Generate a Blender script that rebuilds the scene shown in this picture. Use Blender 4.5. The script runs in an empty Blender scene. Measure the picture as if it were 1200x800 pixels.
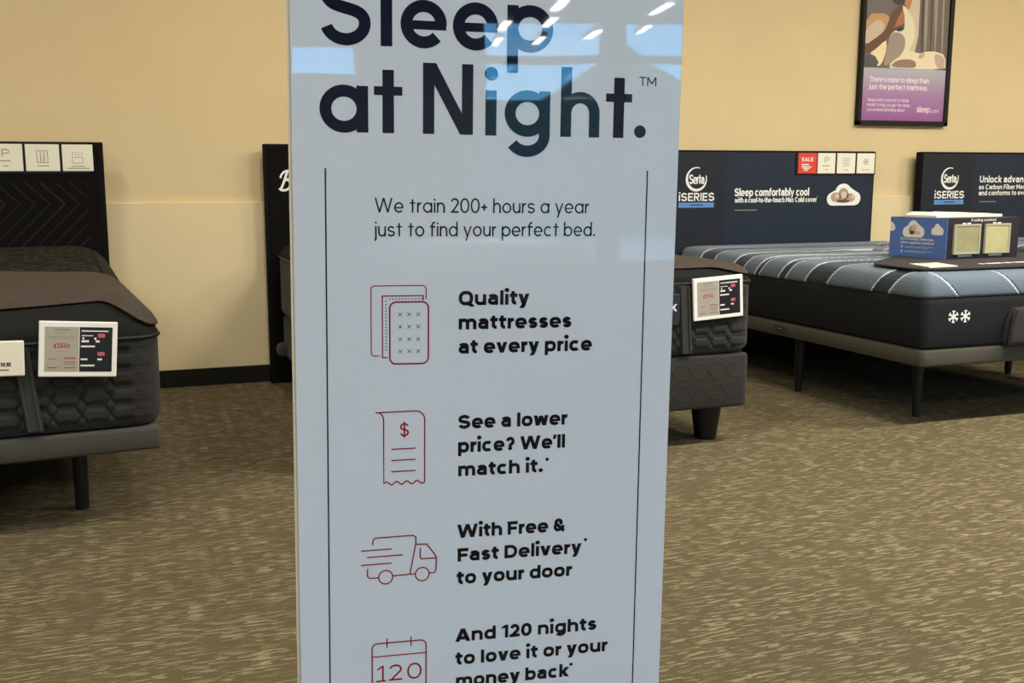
import bpy, bmesh, math, random
from mathutils import Vector, Matrix
random.seed(7)
C = bpy.context.scene.collection
SC = bpy.context.scene

# ------------------------------------------------------------------ camera
cam_data = bpy.data.cameras.new('camera')
cam = bpy.data.objects.new('camera', cam_data)
C.objects.link(cam)
RIGHT = Vector((0.949, -0.316, -0.005)).normalized()
FWD = Vector((0.312, 0.938, -0.1524)).normalized()
DOWN = FWD.cross(RIGHT).normalized()
RIGHT = DOWN.cross(FWD).normalized()
m = Matrix.Identity(4)
for i in range(3):
    m[i][0] = RIGHT[i]; m[i][1] = -DOWN[i]; m[i][2] = -FWD[i]
m[0][3], m[1][3], m[2][3] = 0.0, 0.0, 1.06
cam.matrix_world = m
cam_data.sensor_width = 36.0
cam_data.sensor_fit = 'HORIZONTAL'
cam_data.lens = 1172.7 / 1200 * 36.0
cam_data.shift_x = (600 - 547.5) / 1200
cam_data.shift_y = (399.5 - 400) / 1200
cam_data.clip_start = 0.02
SC.camera = cam

# ------------------------------------------------------------------ exposure
SC.view_settings.view_transform = 'Standard'
SC.view_settings.look = 'None'
SC.view_settings.exposure = 0.0
SC.view_settings.gamma = 1.0
SC.view_settings.use_curve_mapping = False
SC.cycles.use_denoising = True
SC.cycles.max_bounces = 8
SC.cycles.diffuse_bounces = 4
SC.cycles.caustics_reflective = False
SC.cycles.caustics_refractive = False

# ------------------------------------------------------------------ world: blue sky with thin cloud
world = bpy.data.worlds.new('sky')
SC.world = world
world.use_nodes = True
wn, wl = world.node_tree.nodes, world.node_tree.links
wn.clear()
w_out = wn.new('ShaderNodeOutputWorld')
w_bg = wn.new('ShaderNodeBackground')
w_tc = wn.new('ShaderNodeTexCoord')
w_sep = wn.new('ShaderNodeSeparateXYZ')
w_map = wn.new('ShaderNodeMapRange')
w_map.inputs[1].default_value = 0.0; w_map.inputs[2].default_value = 0.22
w_ramp = wn.new('ShaderNodeValToRGB')
w_ramp.color_ramp.elements[0].color = (0.45, 0.72, 0.92, 1)
w_ramp.color_ramp.elements[1].color = (0.05, 0.42, 0.98, 1)
e = w_ramp.color_ramp.elements.new(0.55); e.color = (0.10, 0.52, 1.0, 1)
w_noise = wn.new('ShaderNodeTexNoise')
w_noise.inputs['Scale'].default_value = 5.0
w_noise.inputs['Detail'].default_value = 5.0
w_cmap = wn.new('ShaderNodeMapping'); w_cmap.inputs['Scale'].default_value = (1, 1, 4)
w_cr = wn.new('ShaderNodeMapRange')
w_cr.inputs[1].default_value = 0.52; w_cr.inputs[2].default_value = 0.75; w_cr.inputs[4].default_value = 0.5
w_mix = wn.new('ShaderNodeMix'); w_mix.data_type = 'RGBA'
w_mix.inputs[7].default_value = (0.95, 0.95, 0.92, 1)
wl.new(w_tc.outputs['Generated'], w_sep.inputs[0])
wl.new(w_sep.outputs['Z'], w_map.inputs[0])
wl.new(w_map.outputs[0], w_ramp.inputs[0])
wl.new(w_tc.outputs['Generated'], w_cmap.inputs[0])
wl.new(w_cmap.outputs[0], w_noise.inputs['Vector'])
wl.new(w_noise.outputs[0], w_cr.inputs[0])
wl.new(w_cr.outputs[0], w_mix.inputs[0])
wl.new(w_ramp.outputs[0], w_mix.inputs[6])
wl.new(w_mix.outputs[2], w_bg.inputs[0])
wl.new(w_bg.outputs[0], w_out.inputs[0])
w_bg.inputs[1].default_value = 11.0

# ------------------------------------------------------------------ sun over the lot outside, reaching a little way in through the shop front
sun_d = bpy.data.lights.new('sun', 'SUN'); sun_d.energy = 8.0; sun_d.angle = 0.01; sun_d.color = (1.0, 0.95, 0.88)
sun_o = bpy.data.objects.new('sun', sun_d); C.objects.link(sun_o)
sun_o.rotation_euler = Vector((0.30, -0.75, 0.66)).to_track_quat('Z', 'Y').to_euler()

# ------------------------------------------------------------------ room lights: (x, y, yaw, watts, colour)
WARM = (1.0, 0.96, 0.86)
COOL = (0.78, 0.90, 1.0)
CEIL = 3.42
LAMPS = [(0.2, 2.0, 0, 42, WARM), (3.0, 2.0, 0, 112, WARM), (5.4, 2.0, 0, 122, WARM), (7.8, 2.0, 0, 100, WARM), (-2.4, 0.6, 0, 60, WARM),
         (-2.0, -1.6, 0, 32, COOL), (1.0, -1.6, 0, 40, COOL), (4.0, -1.6, 0, 44, COOL),
         (-2.0, -5.0, 0, 40, COOL), (1.0, -5.0, 0, 40, COOL), (4.0, -5.0, 0, 40, COOL)]
# wall-washing track heads: (x, y, watts)
WASH = [(-3.2, 3.7, 7), (-1.2, 3.7, 7), (0.8, 3.7, 7), (2.8, 3.7, 3.5), (4.8, 3.7, 3.5), (6.8, 3.7, 3.5)]
# short pendant tubes near the windows, mirrored in the sign: (x, y)
PENDANTS = [(1.81, -7.09), (1.87, -8.05), (2.23, -6.92), (2.32, -7.96), (2.16, -6.11), (2.79, -7.6), (3.12, -6.17), (3.27, -7.26)]

# ------------------------------------------------------------------ materials
def srgb(r, g, b):
    f = lambda c: (c/255/12.92) if c/255 <= 0.04045 else ((c/255+0.055)/1.055)**2.4
    return (f(r), f(g), f(b), 1)

MATS = {}
def mat(name, col, rough=0.6, spec=0.5, metal=0.0, noise=0.0, nscale=200.0, bump=0.0, sheen=0.0, coat=0.0):
    if name in MATS: return MATS[name]
    M = bpy.data.materials.new(name); M.use_nodes = True
    n, l = M.node_tree.nodes, M.node_tree.links
    b = n['Principled BSDF']
    b.inputs['Base Color'].default_value = col
    b.inputs['Roughness'].default_value = rough
    b.inputs['Metallic'].default_value = metal
    b.inputs['Specular IOR Level'].default_value = spec
    if sheen: b.inputs['Sheen Weight'].default_value = sheen
    if coat:
        b.inputs['Coat Weight'].default_value = coat; b.inputs['Coat Roughness'].default_value = 0.05
    if noise or bump:
        tc = n.new('ShaderNodeTexCoord'); nt = n.new('ShaderNodeTexNoise')
        nt.inputs['Scale'].default_value = nscale; nt.inputs['Detail'].default_value = 3
        l.new(tc.outputs['Object'], nt.inputs['Vector'])
        if noise:
            mr = n.new('ShaderNodeMapRange')
            mr.inputs[1].default_value = 0.3; mr.inputs[2].default_value = 0.7
            mr.inputs[3].default_value = 1-noise; mr.inputs[4].default_value = 1+noise
            mx = n.new('ShaderNodeMix'); mx.data_type = 'RGBA'; mx.blend_type = 'MULTIPLY'
            mx.inputs[0].default_value = 1; mx.inputs[6].default_value = col
            l.new(nt.outputs[0], mr.inputs[0]); l.new(mr.outputs[0], mx.inputs[7])
            l.new(mx.outputs[2], b.inputs['Base Color'])
        if bump:
            bp = n.new('ShaderNodeBump'); bp.inputs['Strength'].default_value = bump; bp.inputs['Distance'].default_value = 0.002
            l.new(nt.outputs[0], bp.inputs['Height']); l.new(bp.outputs[0], b.inputs['Normal'])
    MATS[name] = M
    return M

wall_m = mat('beige_wall_paint', srgb(222, 197, 150), 0.75, 0.2, noise=0.02, nscale=3)
wains_m = mat('beige_lower_wall_paint', srgb(228, 206, 160), 0.7, 0.2, noise=0.02, nscale=3)
base_m = mat('black_vinyl_baseboard', srgb(30, 27, 19), 0.7, 0.15)
ceil_m = mat('off_white_ceiling', srgb(205, 205, 205), 0.9, 0.1)
white_wall_m = mat('pale_grey_wall', srgb(190, 190, 190), 0.8, 0.2)
alu_m = mat('grey_window_frame', srgb(150, 152, 155), 0.5, 0.5)
black_m = mat('matte_black', srgb(20, 19, 18), 0.6, 0.3)
blackleg_m = mat('black_leg_metal', srgb(16, 16, 16), 0.45, 0.4)
grey_fab = mat('charcoal_grey_upholstery', srgb(70, 68, 61), 0.9, 0.2, noise=0.12, nscale=350, bump=0.3, sheen=0.1)
black_fab = mat('black_quilted_ticking', srgb(43, 41, 37), 0.85, 0.25, noise=0.15, nscale=400, bump=0.3, sheen=0.1)
box_fab = mat('black_box_spring_ticking', srgb(48, 45, 39), 0.85, 0.2, noise=0.12, nscale=400, bump=0.3, sheen=0.1)
brown_fab = mat('dark_brown_protector_cloth', srgb(73, 63, 55), 0.8, 0.2, noise=0.08, nscale=20, bump=0.15)
pipe_m = mat('black_satin_piping', srgb(22, 21, 20), 0.45, 0.4)
strap_m = mat('dark_grey_strap_webbing', srgb(60, 58, 53), 0.7, 0.3)
darkside_m = mat('charcoal_knit_side', srgb(36, 36, 38), 0.9, 0.15, noise=0.06, nscale=300, bump=0.1)
hb_navy = mat('navy_headboard_print', srgb(29, 40, 54), 0.5, 0.3, noise=0.04, nscale=6)
hb_navy_dark = mat('dark_navy_logo_panel', srgb(29, 33, 42), 0.5, 0.3)
hb_black = mat('black_headboard_vinyl', srgb(15, 12, 10), 0.85, 0.12)
hb_edge = mat('black_headboard_edge', srgb(12, 10, 9), 0.7, 0.15)
card_m = mat('cream_card_stock', srgb(240, 232, 208), 0.6, 0.3)
plastic_w = mat('white_acrylic_frame', srgb(250, 246, 236), 0.3, 0.5)
paper_grey = mat('warm_grey_price_paper', srgb(178, 168, 152), 0.5, 0.4)
paper_black = mat('black_price_paper', srgb(28, 27, 32), 0.4, 0.5)
ink_red = mat('price_red_ink', srgb(178, 50, 58), 0.5)
ink_dark = mat('dark_grey_ink', srgb(70, 64, 58), 0.6)
ink_lite = mat('light_grey_ink', srgb(150, 140, 125), 0.6)
ink_white = mat('white_ink', srgb(238, 234, 225), 0.5)
sale_red = mat('sale_red_card', srgb(222, 62, 44), 0.5)
blue_bar = mat('light_blue_bar', srgb(92, 140, 196), 0.5)
blue_box = mat('royal_blue_card', srgb(88, 118, 184), 0.5, 0.3)
box_black = mat('black_display_card', srgb(42, 39, 44), 0.5, 0.3)
swatch_a = mat('olive_foam_swatch', srgb(160, 154, 112), 0.7, noise=0.1, nscale=14)
swatch_b = mat('yellow_foam_swatch', srgb(192, 182, 128), 0.7, noise=0.1, nscale=14)
mat_m = mat('charcoal_felt_mat', srgb(62, 60, 60), 0.85, 0.2, noise=0.05, nscale=200)
cloud_w = mat('white_cloud_print', srgb(240, 236, 228), 0.6)
rock_a = mat('brown_stone_print', srgb(178, 150, 122), 0.7)
rock_b = mat('pale_stone_print', srgb(214, 192, 168), 0.7)
rock_c = mat('dark_stone_print', srgb(96, 72, 56), 0.7)

def gloss_print(name, col, rough=0.02):
    """printed acrylic: glossy, very slightly wavy sheet"""
    M = bpy.data.materials.new(name); M.use_nodes = True
    n, l = M.node_tree.nodes, M.node_tree.links
    b = n['Principled BSDF']
    b.inputs['Base Color'].default_value = col
    b.inputs['Roughness'].default_value = rough
    b.inputs['IOR'].default_value = 1.5
    tc = n.new('ShaderNodeTexCoord'); mp = n.new('ShaderNodeMapping')
    mp.inputs['Scale'].default_value = (5.0, 1.0, 2.2)
    nt = n.new('ShaderNodeTexNoise'); nt.inputs['Scale'].default_value = 1.6; nt.inputs['Detail'].default_value = 1.0
    bp = n.new('ShaderNodeBump'); bp.inputs['Strength'].default_value = 1.0; bp.inputs['Distance'].default_value = 0.0004
    l.new(tc.outputs['Object'], mp.inputs[0]); l.new(mp.outputs[0], nt.inputs['Vector'])
    l.new(nt.outputs[0], bp.inputs['Height']); l.new(bp.outputs[0], b.inputs['Normal'])
    return M
sign_white = gloss_print('glossy_white_sign_sheet', srgb(226, 228, 232))
sign_navy = gloss_print('glossy_navy_ink', srgb(18, 24, 44))
sign_black = gloss_print('glossy_black_ink', srgb(8, 9, 22))
sign_red = gloss_print('glossy_red_ink', srgb(158, 26, 38))
sign_core = mat('cream_sign_edge', srgb(235, 226, 205), 0.5)

# carpet: olive brown loop pile with pale dashes running along the room
carpet_m = bpy.data.materials.new('brown_dash_carpet'); carpet_m.use_nodes = True
n, l = carpet_m.node_tree.nodes, carpet_m.node_tree.links
b = n['Principled BSDF']; b.inputs['Roughness'].default_value = 0.95; b.inputs['Specular IOR Level'].default_value = 0.1
geo = n.new('ShaderNodeNewGeometry')
def cnoise(scale, detail, vec=(1, 1, 1), off=0.0):
    mp = n.new('ShaderNodeMapping'); mp.inputs['Scale'].default_value = vec; mp.inputs['Location'].default_value = (off, off, 0)
    t = n.new('ShaderNodeTexNoise'); t.inputs['Scale'].default_value = scale; t.inputs['Detail'].default_value = detail
    l.new(geo.outputs['Position'], mp.inputs[0]); l.new(mp.outputs[0], t.inputs['Vector'])
    return t
def crange(src, a, b_, c=0.0, d=1.0):
    r = n.new('ShaderNodeMapRange'); r.inputs[1].default_value = a; r.inputs[2].default_value = b_
    r.inputs[3].default_value = c; r.inputs[4].default_value = d
    l.new(src.outputs[0], r.inputs[0]); return r
def cmath(op, x, y):
    q = n.new('ShaderNodeMath'); q.operation = op; l.new(x.outputs[0], q.inputs[0])
    if isinstance(y, float): q.inputs[1].default_value = y
    else: l.new(y.outputs[0], q.inputs[1])
    return q
dash = crange(cnoise(1.0, 0.0, (15, 125, 1)), 0.612, 0.655)
dash2 = crange(cnoise(1.0, 0.0, (22, 190, 1), 7.3), 0.63, 0.68)
clus = crange(cnoise(7.0, 1.0, (1, 1.5, 1), 3.1), 0.30, 0.52, 0.18, 1.0)
speck = crange(cnoise(260.0, 1.0), 0.3, 0.7, 0.74, 1.26)
patch = crange(cnoise(0.8, 2.0), 0.3, 0.7, 0.92, 1.08)
dsum = cmath('MAXIMUM', dash, dash2)
dd = cmath('MULTIPLY', dsum, clus)
mx = n.new('ShaderNodeMix'); mx.data_type = 'RGBA'
mx.inputs[6].default_value = srgb(96, 85, 62); mx.inputs[7].default_value = srgb(142, 130, 101)
l.new(dd.outputs[0], mx.inputs[0])
sp = cmath('MULTIPLY', speck, patch)
mx2 = n.new('ShaderNodeMix'); mx2.data_type = 'RGBA'; mx2.blend_type = 'MULTIPLY'; mx2.inputs[0].default_value = 1
l.new(mx.outputs[2], mx2.inputs[6]); l.new(sp.outputs[0], mx2.inputs[7])
l.new(mx2.outputs[2], b.inputs['Base Color'])
bp = n.new('ShaderNodeBump'); bp.inputs['Strength'].default_value = 0.35; bp.inputs['Distance'].default_value = 0.003
l.new(speck.outputs[0], bp.inputs['Height']); l.new(bp.outputs[0], b.inputs['Normal'])

glass_m = bpy.data.materials.new('clear_window_glass'); glass_m.use_nodes = True
n, l = glass_m.node_tree.nodes, glass_m.node_tree.links
n.clear()
o_ = n.new('ShaderNodeOutputMaterial'); t_ = n.new('ShaderNodeBsdfTransparent'); g_ = n.new('ShaderNodeBsdfGlossy')
g_.inputs['Roughness'].default_value = 0.0
x_ = n.new('ShaderNodeMixShader'); x_.inputs[0].default_value = 0.06
l.new(t_.outputs[0], x_.inputs[1]); l.new(g_.outputs[0], x_.inputs[2]); l.new(x_.outputs[0], o_.inputs[0])

# blue ribbed mattress cover: colour follows the woven band attribute
quilt_m = bpy.data.materials.new('blue_ribbed_cover'); quilt_m.use_nodes = True
n, l = quilt_m.node_tree.nodes, quilt_m.node_tree.links
b = n['Principled BSDF']; b.inputs['Roughness'].default_value = 0.75; b.inputs['Sheen Weight'].default_value = 0.2
at = n.new('ShaderNodeAttribute'); at.attribute_name = 'weave'
rp = n.new('ShaderNodeValToRGB'); rp.color_ramp.interpolation = 'LINEAR'
rp.color_ramp.elements[0].position = 0.0; rp.color_ramp.elements[0].color = srgb(34, 46, 58)
rp.color_ramp.elements[1].position = 1.0; rp.color_ramp.elements[1].color = srgb(225, 232, 236)
e = rp.color_ramp.elements.new(0.5); e.color = srgb(100, 114, 128)
l.new(at.outputs['Fac'], rp.inputs[0])
tc = n.new('ShaderNodeTexCoord'); mp = n.new('ShaderNodeMapping'); mp.inputs['Rotation'].default_value = (0.5, 0.4, 0.55)
wv = n.new('ShaderNodeTexWave'); wv.inputs['Scale'].default_value = 38; wv.inputs['Distortion'].default_value = 0.0
l.new(tc.outputs['Object'], mp.inputs[0]); l.new(mp.outputs[0], wv.inputs['Vector'])
mr = n.new('ShaderNodeMapRange'); mr.inputs[3].default_value = 0.62; mr.inputs[4].default_value = 1.35
l.new(wv.outputs['Fac'], mr.inputs[0])
mx = n.new('ShaderNodeMix'); mx.data_type = 'RGBA'; mx.blend_type = 'MULTIPLY'; mx.inputs[0].default_value = 0.9
l.new(rp.outputs[0], mx.inputs[6]); l.new(mr.outputs[0], mx.inputs[7]); l.new(mx.outputs[2], b.inputs['Base Color'])
bp = n.new('ShaderNodeBump'); bp.inputs['Strength'].default_value = 0.4; bp.inputs['Distance'].default_value = 0.002
l.new(wv.outputs['Fac'], bp.inputs['Height']); l.new(bp.outputs[0], b.inputs['Normal'])

# knitted black mattress top with pale slubs
knit_m = bpy.data.materials.new('black_knit_top'); knit_m.use_nodes = True
n, l = knit_m.node_tree.nodes, knit_m.node_tree.links
b = n['Principled BSDF']; b.inputs['Roughness'].default_value = 0.85; b.inputs['Specular IOR Level'].default_value = 0.15
tc = n.new('ShaderNodeTexCoord'); vo = n.new('ShaderNodeTexVoronoi'); vo.inputs['Scale'].default_value = 34
nz = n.new('ShaderNodeTexNoise'); nz.inputs['Scale'].default_value = 60; nz.inputs['Detail'].default_value = 2
l.new(tc.outputs['Object'], vo.inputs['Vector']); l.new(tc.outputs['Object'], nz.inputs['Vector'])
rp = n.new('ShaderNodeValToRGB')
rp.color_ramp.elements[0].position = 0.05; rp.color_ramp.elements[0].color = srgb(60, 56, 42)
rp.color_ramp.elements[1].position = 0.55; rp.color_ramp.elements[1].color = srgb(17, 15, 12)
l.new(vo.outputs['Distance'], rp.inputs[0])
r2 = n.new('ShaderNodeMapRange'); r2.inputs[1].default_value = 0.70; r2.inputs[2].default_value = 0.78; r2.inputs[4].default_value = 0.6
l.new(nz.outputs[0], r2.inputs[0])
mx = n.new('ShaderNodeMix'); mx.data_type = 'RGBA'; mx.inputs[7].default_value = srgb(190, 186, 170)
l.new(r2.outputs[0], mx.inputs[0]); l.new(rp.outputs[0], mx.inputs[6]); l.new(mx.outputs[2], b.inputs['Base Color'])
bp = n.new('ShaderNodeBump'); bp.inputs['Strength'].default_value = 0.6; bp.inputs['Distance'].default_value = 0.006
l.new(vo.outputs['Distance'], bp.inputs['Height']); l.new(bp.outputs[0], b.inputs['Normal'])

# ------------------------------------------------------------------ helpers
def link(name, me, parent=None):
    o = bpy.data.objects.new(name, me); C.objects.link(o)
    if parent is not None: o.parent = parent
    return o
def tag(o, label=None, cat=None, group=None, kind=None):
    if label: o['label'] = label
    if cat: o['category'] = cat
    if group: o['group'] = group
    if kind: o['kind'] = kind
    return o
def empty(name, loc=(0, 0, 0), rz=0.0):
    o = bpy.data.objects.new(name, None); C.objects.link(o)
    o.location = loc; o.rotation_euler = (0, 0, rz); o.empty_display_size = 0.05
    return o

class Poly(list):
    """a flat printed piece; s numbers the stroke it belongs to, so crossing strokes lie in separate layers"""
    s = 0
class MB:
    """collects shapes and links them as one mesh object"""
    def __init__(s): s.v = []; s.f = []; s.mi = []; s.att = {}; s.sm = []
    def add(s, vs, fs, mi=0, smooth=False, att=None):
        k = len(s.v); s.v += [tuple(p) for p in vs]
        s.f += [tuple(i+k for i in f) for f in fs]; s.mi += [mi]*len(fs); s.sm += [smooth]*len(fs)
        if att:
            for i, a in enumerate(att): s.att[k+i] = a
    def box(s, lo, hi, bev=0.0, mi=0, seg=2):
        bm = bmesh.new(); bmesh.ops.create_cube(bm, size=1)
        for v in bm.verts:
            v.co = Vector([lo[i] + (v.co[i]+0.5)*(hi[i]-lo[i]) for i in range(3)])
        if bev > 0: bmesh.ops.bevel(bm, geom=bm.edges[:], offset=bev, segments=seg, affect='EDGES', profile=0.5)
        bm.verts.index_update()
        s.add([v.co[:] for v in bm.verts], [[v.index for v in f.verts] for f in bm.faces], mi, False); bm.free()
    def cone(s, p, q, r0, r1, n=20, mi=0, cap=True):
        p, q = Vector(p), Vector(q); d = (q-p).normalized()
        a = d.orthogonal().normalized(); b2 = d.cross(a)
        vs = [p + (a*math.cos(t)+b2*math.sin(t))*r0 for t in [2*math.pi*i/n for i in range(n)]]
        vs += [q + (a*math.cos(t)+b2*math.sin(t))*r1 for t in [2*math.pi*i/n for i in range(n)]]
        fs = [(i, (i+1) % n, n+(i+1) % n, n+i) for i in range(n)]
        s.add(vs, fs, mi, True)
        if cap: s.add(vs, [tuple(range(n))[::-1], tuple(range(n, 2*n))], mi)
    def tube(s, pts, r, n=8, mi=0, closed=False):
        pts = [Vector(p) for p in pts]; N = len(pts); vs = []
        for i, p in enumerate(pts):
            a = pts[(i-1) % N] if (closed or i > 0) else p
            c = pts[(i+1) % N] if (closed or i < N-1) else p
            d = (c-a).normalized(); u = d.cross(Vector((0, 0, 1)))
            if u.length < 1e-3: u = d.cross(Vector((0, 1, 0)))
            u.normalize(); w = d.cross(u)
            vs += [p + (u*math.cos(2*math.pi*k/n) + w*math.sin(2*math.pi*k/n))*r for k in range(n)]
        fs = []
        for i in range(N if closed else N-1):
            j = (i+1) % N
            fs += [(i*n+k, i*n+(k+1) % n, j*n+(k+1) % n, j*n+k) for k in range(n)]
        s.add(vs, fs, mi, True)
    def prism(s, poly, y0, y1, mi=0):
        """polygon in x,z pushed from y0 (front) to y1"""
        k = len(poly)
        vs = [(x, y0, z) for x, z in poly] + [(x, y1, z) for x, z in poly]
        s.add(vs, [tuple(range(k)), tuple(range(2*k-1, k-1, -1))] + [(i, i+k, (i+1) % k+k, (i+1) % k) for i in range(k)], mi)
    def slab(s, poly, z0, z1, mi=0):
        k = len(poly)
        vs = [(x, y, z0) for x, y in poly] + [(x, y, z1) for x, y in poly]
        s.add(vs, [tuple(range(k))[::-1], tuple(range(k, 2*k))] + [(i, (i+1) % k, (i+1) % k+k, i+k) for i in range(k)], mi)
    def flat(s, polys, o, u, v, off=0.0, mi=0):
        o, u, v = Vector(o), Vector(u), Vector(v)
        for p in polys:
            nn = u.cross(v)*(off + .00004*(getattr(p, 's', 0) % 9))
            s.add([o + u*x + v*y + nn for x, y in p], [tuple(range(len(p)))], mi)
    def build(s, name, mats, parent=None, recalc=True):
        me = bpy.data.meshes.new(name); me.from_pydata(s.v, [], s.f)
        if not isinstance(mats, (list, tuple)): mats = [mats]
        for q in mats: me.materials.append(q)
        me.polygons.foreach_set('material_index', s.mi); me.polygons.foreach_set('use_smooth', s.sm)
        if s.att:
            a = me.attributes.new('weave', 'FLOAT', 'POINT')
            a.data.foreach_set('value', [s.att.get(i, 0.0) for i in range(len(s.v))])
        if recalc:
            bm = bmesh.new(); bm.from_mesh(me); bmesh.ops.recalc_face_normals(bm, faces=bm.faces); bm.to_mesh(me); bm.free()
        me.update()
        return link(name, me, parent)

def sstep(a, b_, x):
    t = max(0.0, min(1.0, (x-a)/(b_-a))); return t*t*(3-2*t)

def cushion(mb, hx, hy, prof, rc, kf=40, ks=40, kh=20, ka=6, warp=None, mi=0, keep=None, weave=None, cap=True):
    """rounded slab: prof = [(inset, z)...] swept round a rounded rectangle; foot side is y = -hy"""
    N = kf + ks + kh + ks + 4*ka; rows = []; atts = []
    for d, z in prof:
        r = max(rc-d, 0.004); ex, ey = max(hx-d-r, 0.0005), max(hy-d-r, 0.0005); pts = []
        def side(a, b2, k):
            for i in range(k): pts.append((a[0]+(b2[0]-a[0])*i/k, a[1]+(b2[1]-a[1])*i/k))
        def corner(cx, cy, a0):
            for i in range(ka):
                t = a0 + math.pi/2*i/ka; pts.append((cx+r*math.cos(t), cy+r*math.sin(t)))
        side((-ex, -ey-r), (ex, -ey-r), kf); corner(ex, -ey, -math.pi/2)
        side((ex+r, -ey), (ex+r, ey), ks); corner(ex, ey, 0)
        side((ex, ey+r), (-ex, ey+r), kh); corner(-ex, ey, math.pi/2)
        side((-ex-r, ey), (-ex-r, -ey), ks); corner(-ex, -ey, math.pi)
        rows.append([(x, y, z) for x, y in pts])
    vs, at = [], []
    for j, row in enumerate(rows):
        for p in row:
            q = warp(p[0], p[1], p[2], prof[j][0]) if warp else p
            vs.append(q)
            if weave: at.append(weave(p[0], p[1], p[2], prof[j][0]))
    fs = []
    for j in range(len(rows)-1):
        for i in range(N):
            f = (j*N+i, j*N+(i+1) % N, (j+1)*N+(i+1) % N, (j+1)*N+i)
            if keep is None or any(keep(*rows[q//N][q % N]) for q in f): fs.append(f)
    if cap and keep is None:
        fs.append(tuple(range(N))[::-1]); fs.append(tuple((len(rows)-1)*N+i for i in range(N)))
    mb.add(vs, fs, mi, True, at if weave else None)
    return mb

# ------------------------------------------------------------------ lettering drawn from strokes
def arc(cx, cy, rx, ry, a0, a1, n=18, sq=2.0):
    out = []
    for i in range(n+1):
        t = math.radians(a0 + (a1-a0)*i/n); c, s = math.cos(t), math.sin(t)
        out.append((cx + rx*math.copysign(abs(c)**(2/sq), c), cy + ry*math.copysign(abs(s)**(2/sq), s)))
    return out
def bez(p0, p1, p2, p3, n=14):
    return [tuple((1-t)**3*p0[k]+3*(1-t)**2*t*p1[k]+3*(1-t)*t*t*p2[k]+t**3*p3[k] for k in (0, 1)) for t in [i/n for i in range(n+1)]]
STROKE = [0]
def ribbon(pts, w, closed=False, sx=1.0):
    """quads along a centre line; sx is the later horizontal scale, so strokes keep an even width"""
    P = [pts[0]]
    for p in pts[1:]:
        if abs(p[0]-P[-1][0])+abs(p[1]-P[-1][1]) > 1e-6: P.append(p)
    if closed and abs(P[0][0]-P[-1][0])+abs(P[0][1]-P[-1][1]) < 1e-6: P.pop()
    P = [(x*sx, y) for x, y in P]; N = len(P); L, R = [], []
    for i in range(N):
        a = P[i-1] if (closed or i > 0) else None
        c = P[(i+1) % N] if (closed or i < N-1) else None
        def nrm(p, q):
            dx, dy = q[0]-p[0], q[1]-p[1]; m_ = math.hypot(dx, dy) or 1; return (-dy/m_, dx/m_)
        n1 = nrm(a, P[i]) if a else nrm(P[i], c); n2 = nrm(P[i], c) if c else n1
        mx_, my_ = n1[0]+n2[0], n1[1]+n2[1]; d = mx_*mx_+my_*my_
        k = 2/d if d > 0.35 else 2/0.35
        k = min(k, 2.2); h = w/2
        L.append(((P[i][0]+mx_*h*k), P[i][1]+my_*h*k)); R.append((P[i][0]-mx_*h*k, P[i][1]-my_*h*k))
    out = []; STROKE[0] += 1
    for i in range(N if closed else N-1):
        j = (i+1) % N; q = Poly([R[i], R[j], L[j], L[i]]); q.s = STROKE[0]; out.append(q)
    return out
GEO = dict(w=0.255, bw=1.065, nw=0.93, C=1.54, A=1.56, D=-0.47, T=1.36, sq=2.0, two=False)
LIGHT = dict(w=0.155, bw=0.98, nw=0.84, C=1.43, A=1.46, D=-0.45, T=1.30, sq=2.0, two=False)
BOLD = dict(w=0.32, bw=1.0, nw=0.98, C=1.31, A=1.34, D=-0.34, T=1.24, sq=2.5, two=True)
SEMI = dict(w=0.27, bw=0.96, nw=0.92, C=1.36, A=1.40, D=-0.36, T=1.29, sq=2.4, two=True)
THIN = dict(w=0.16, bw=0.92, nw=0.82, C=1.38, A=1.42, D=-0.36, T=1.28, sq=2.3, two=False)

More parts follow.
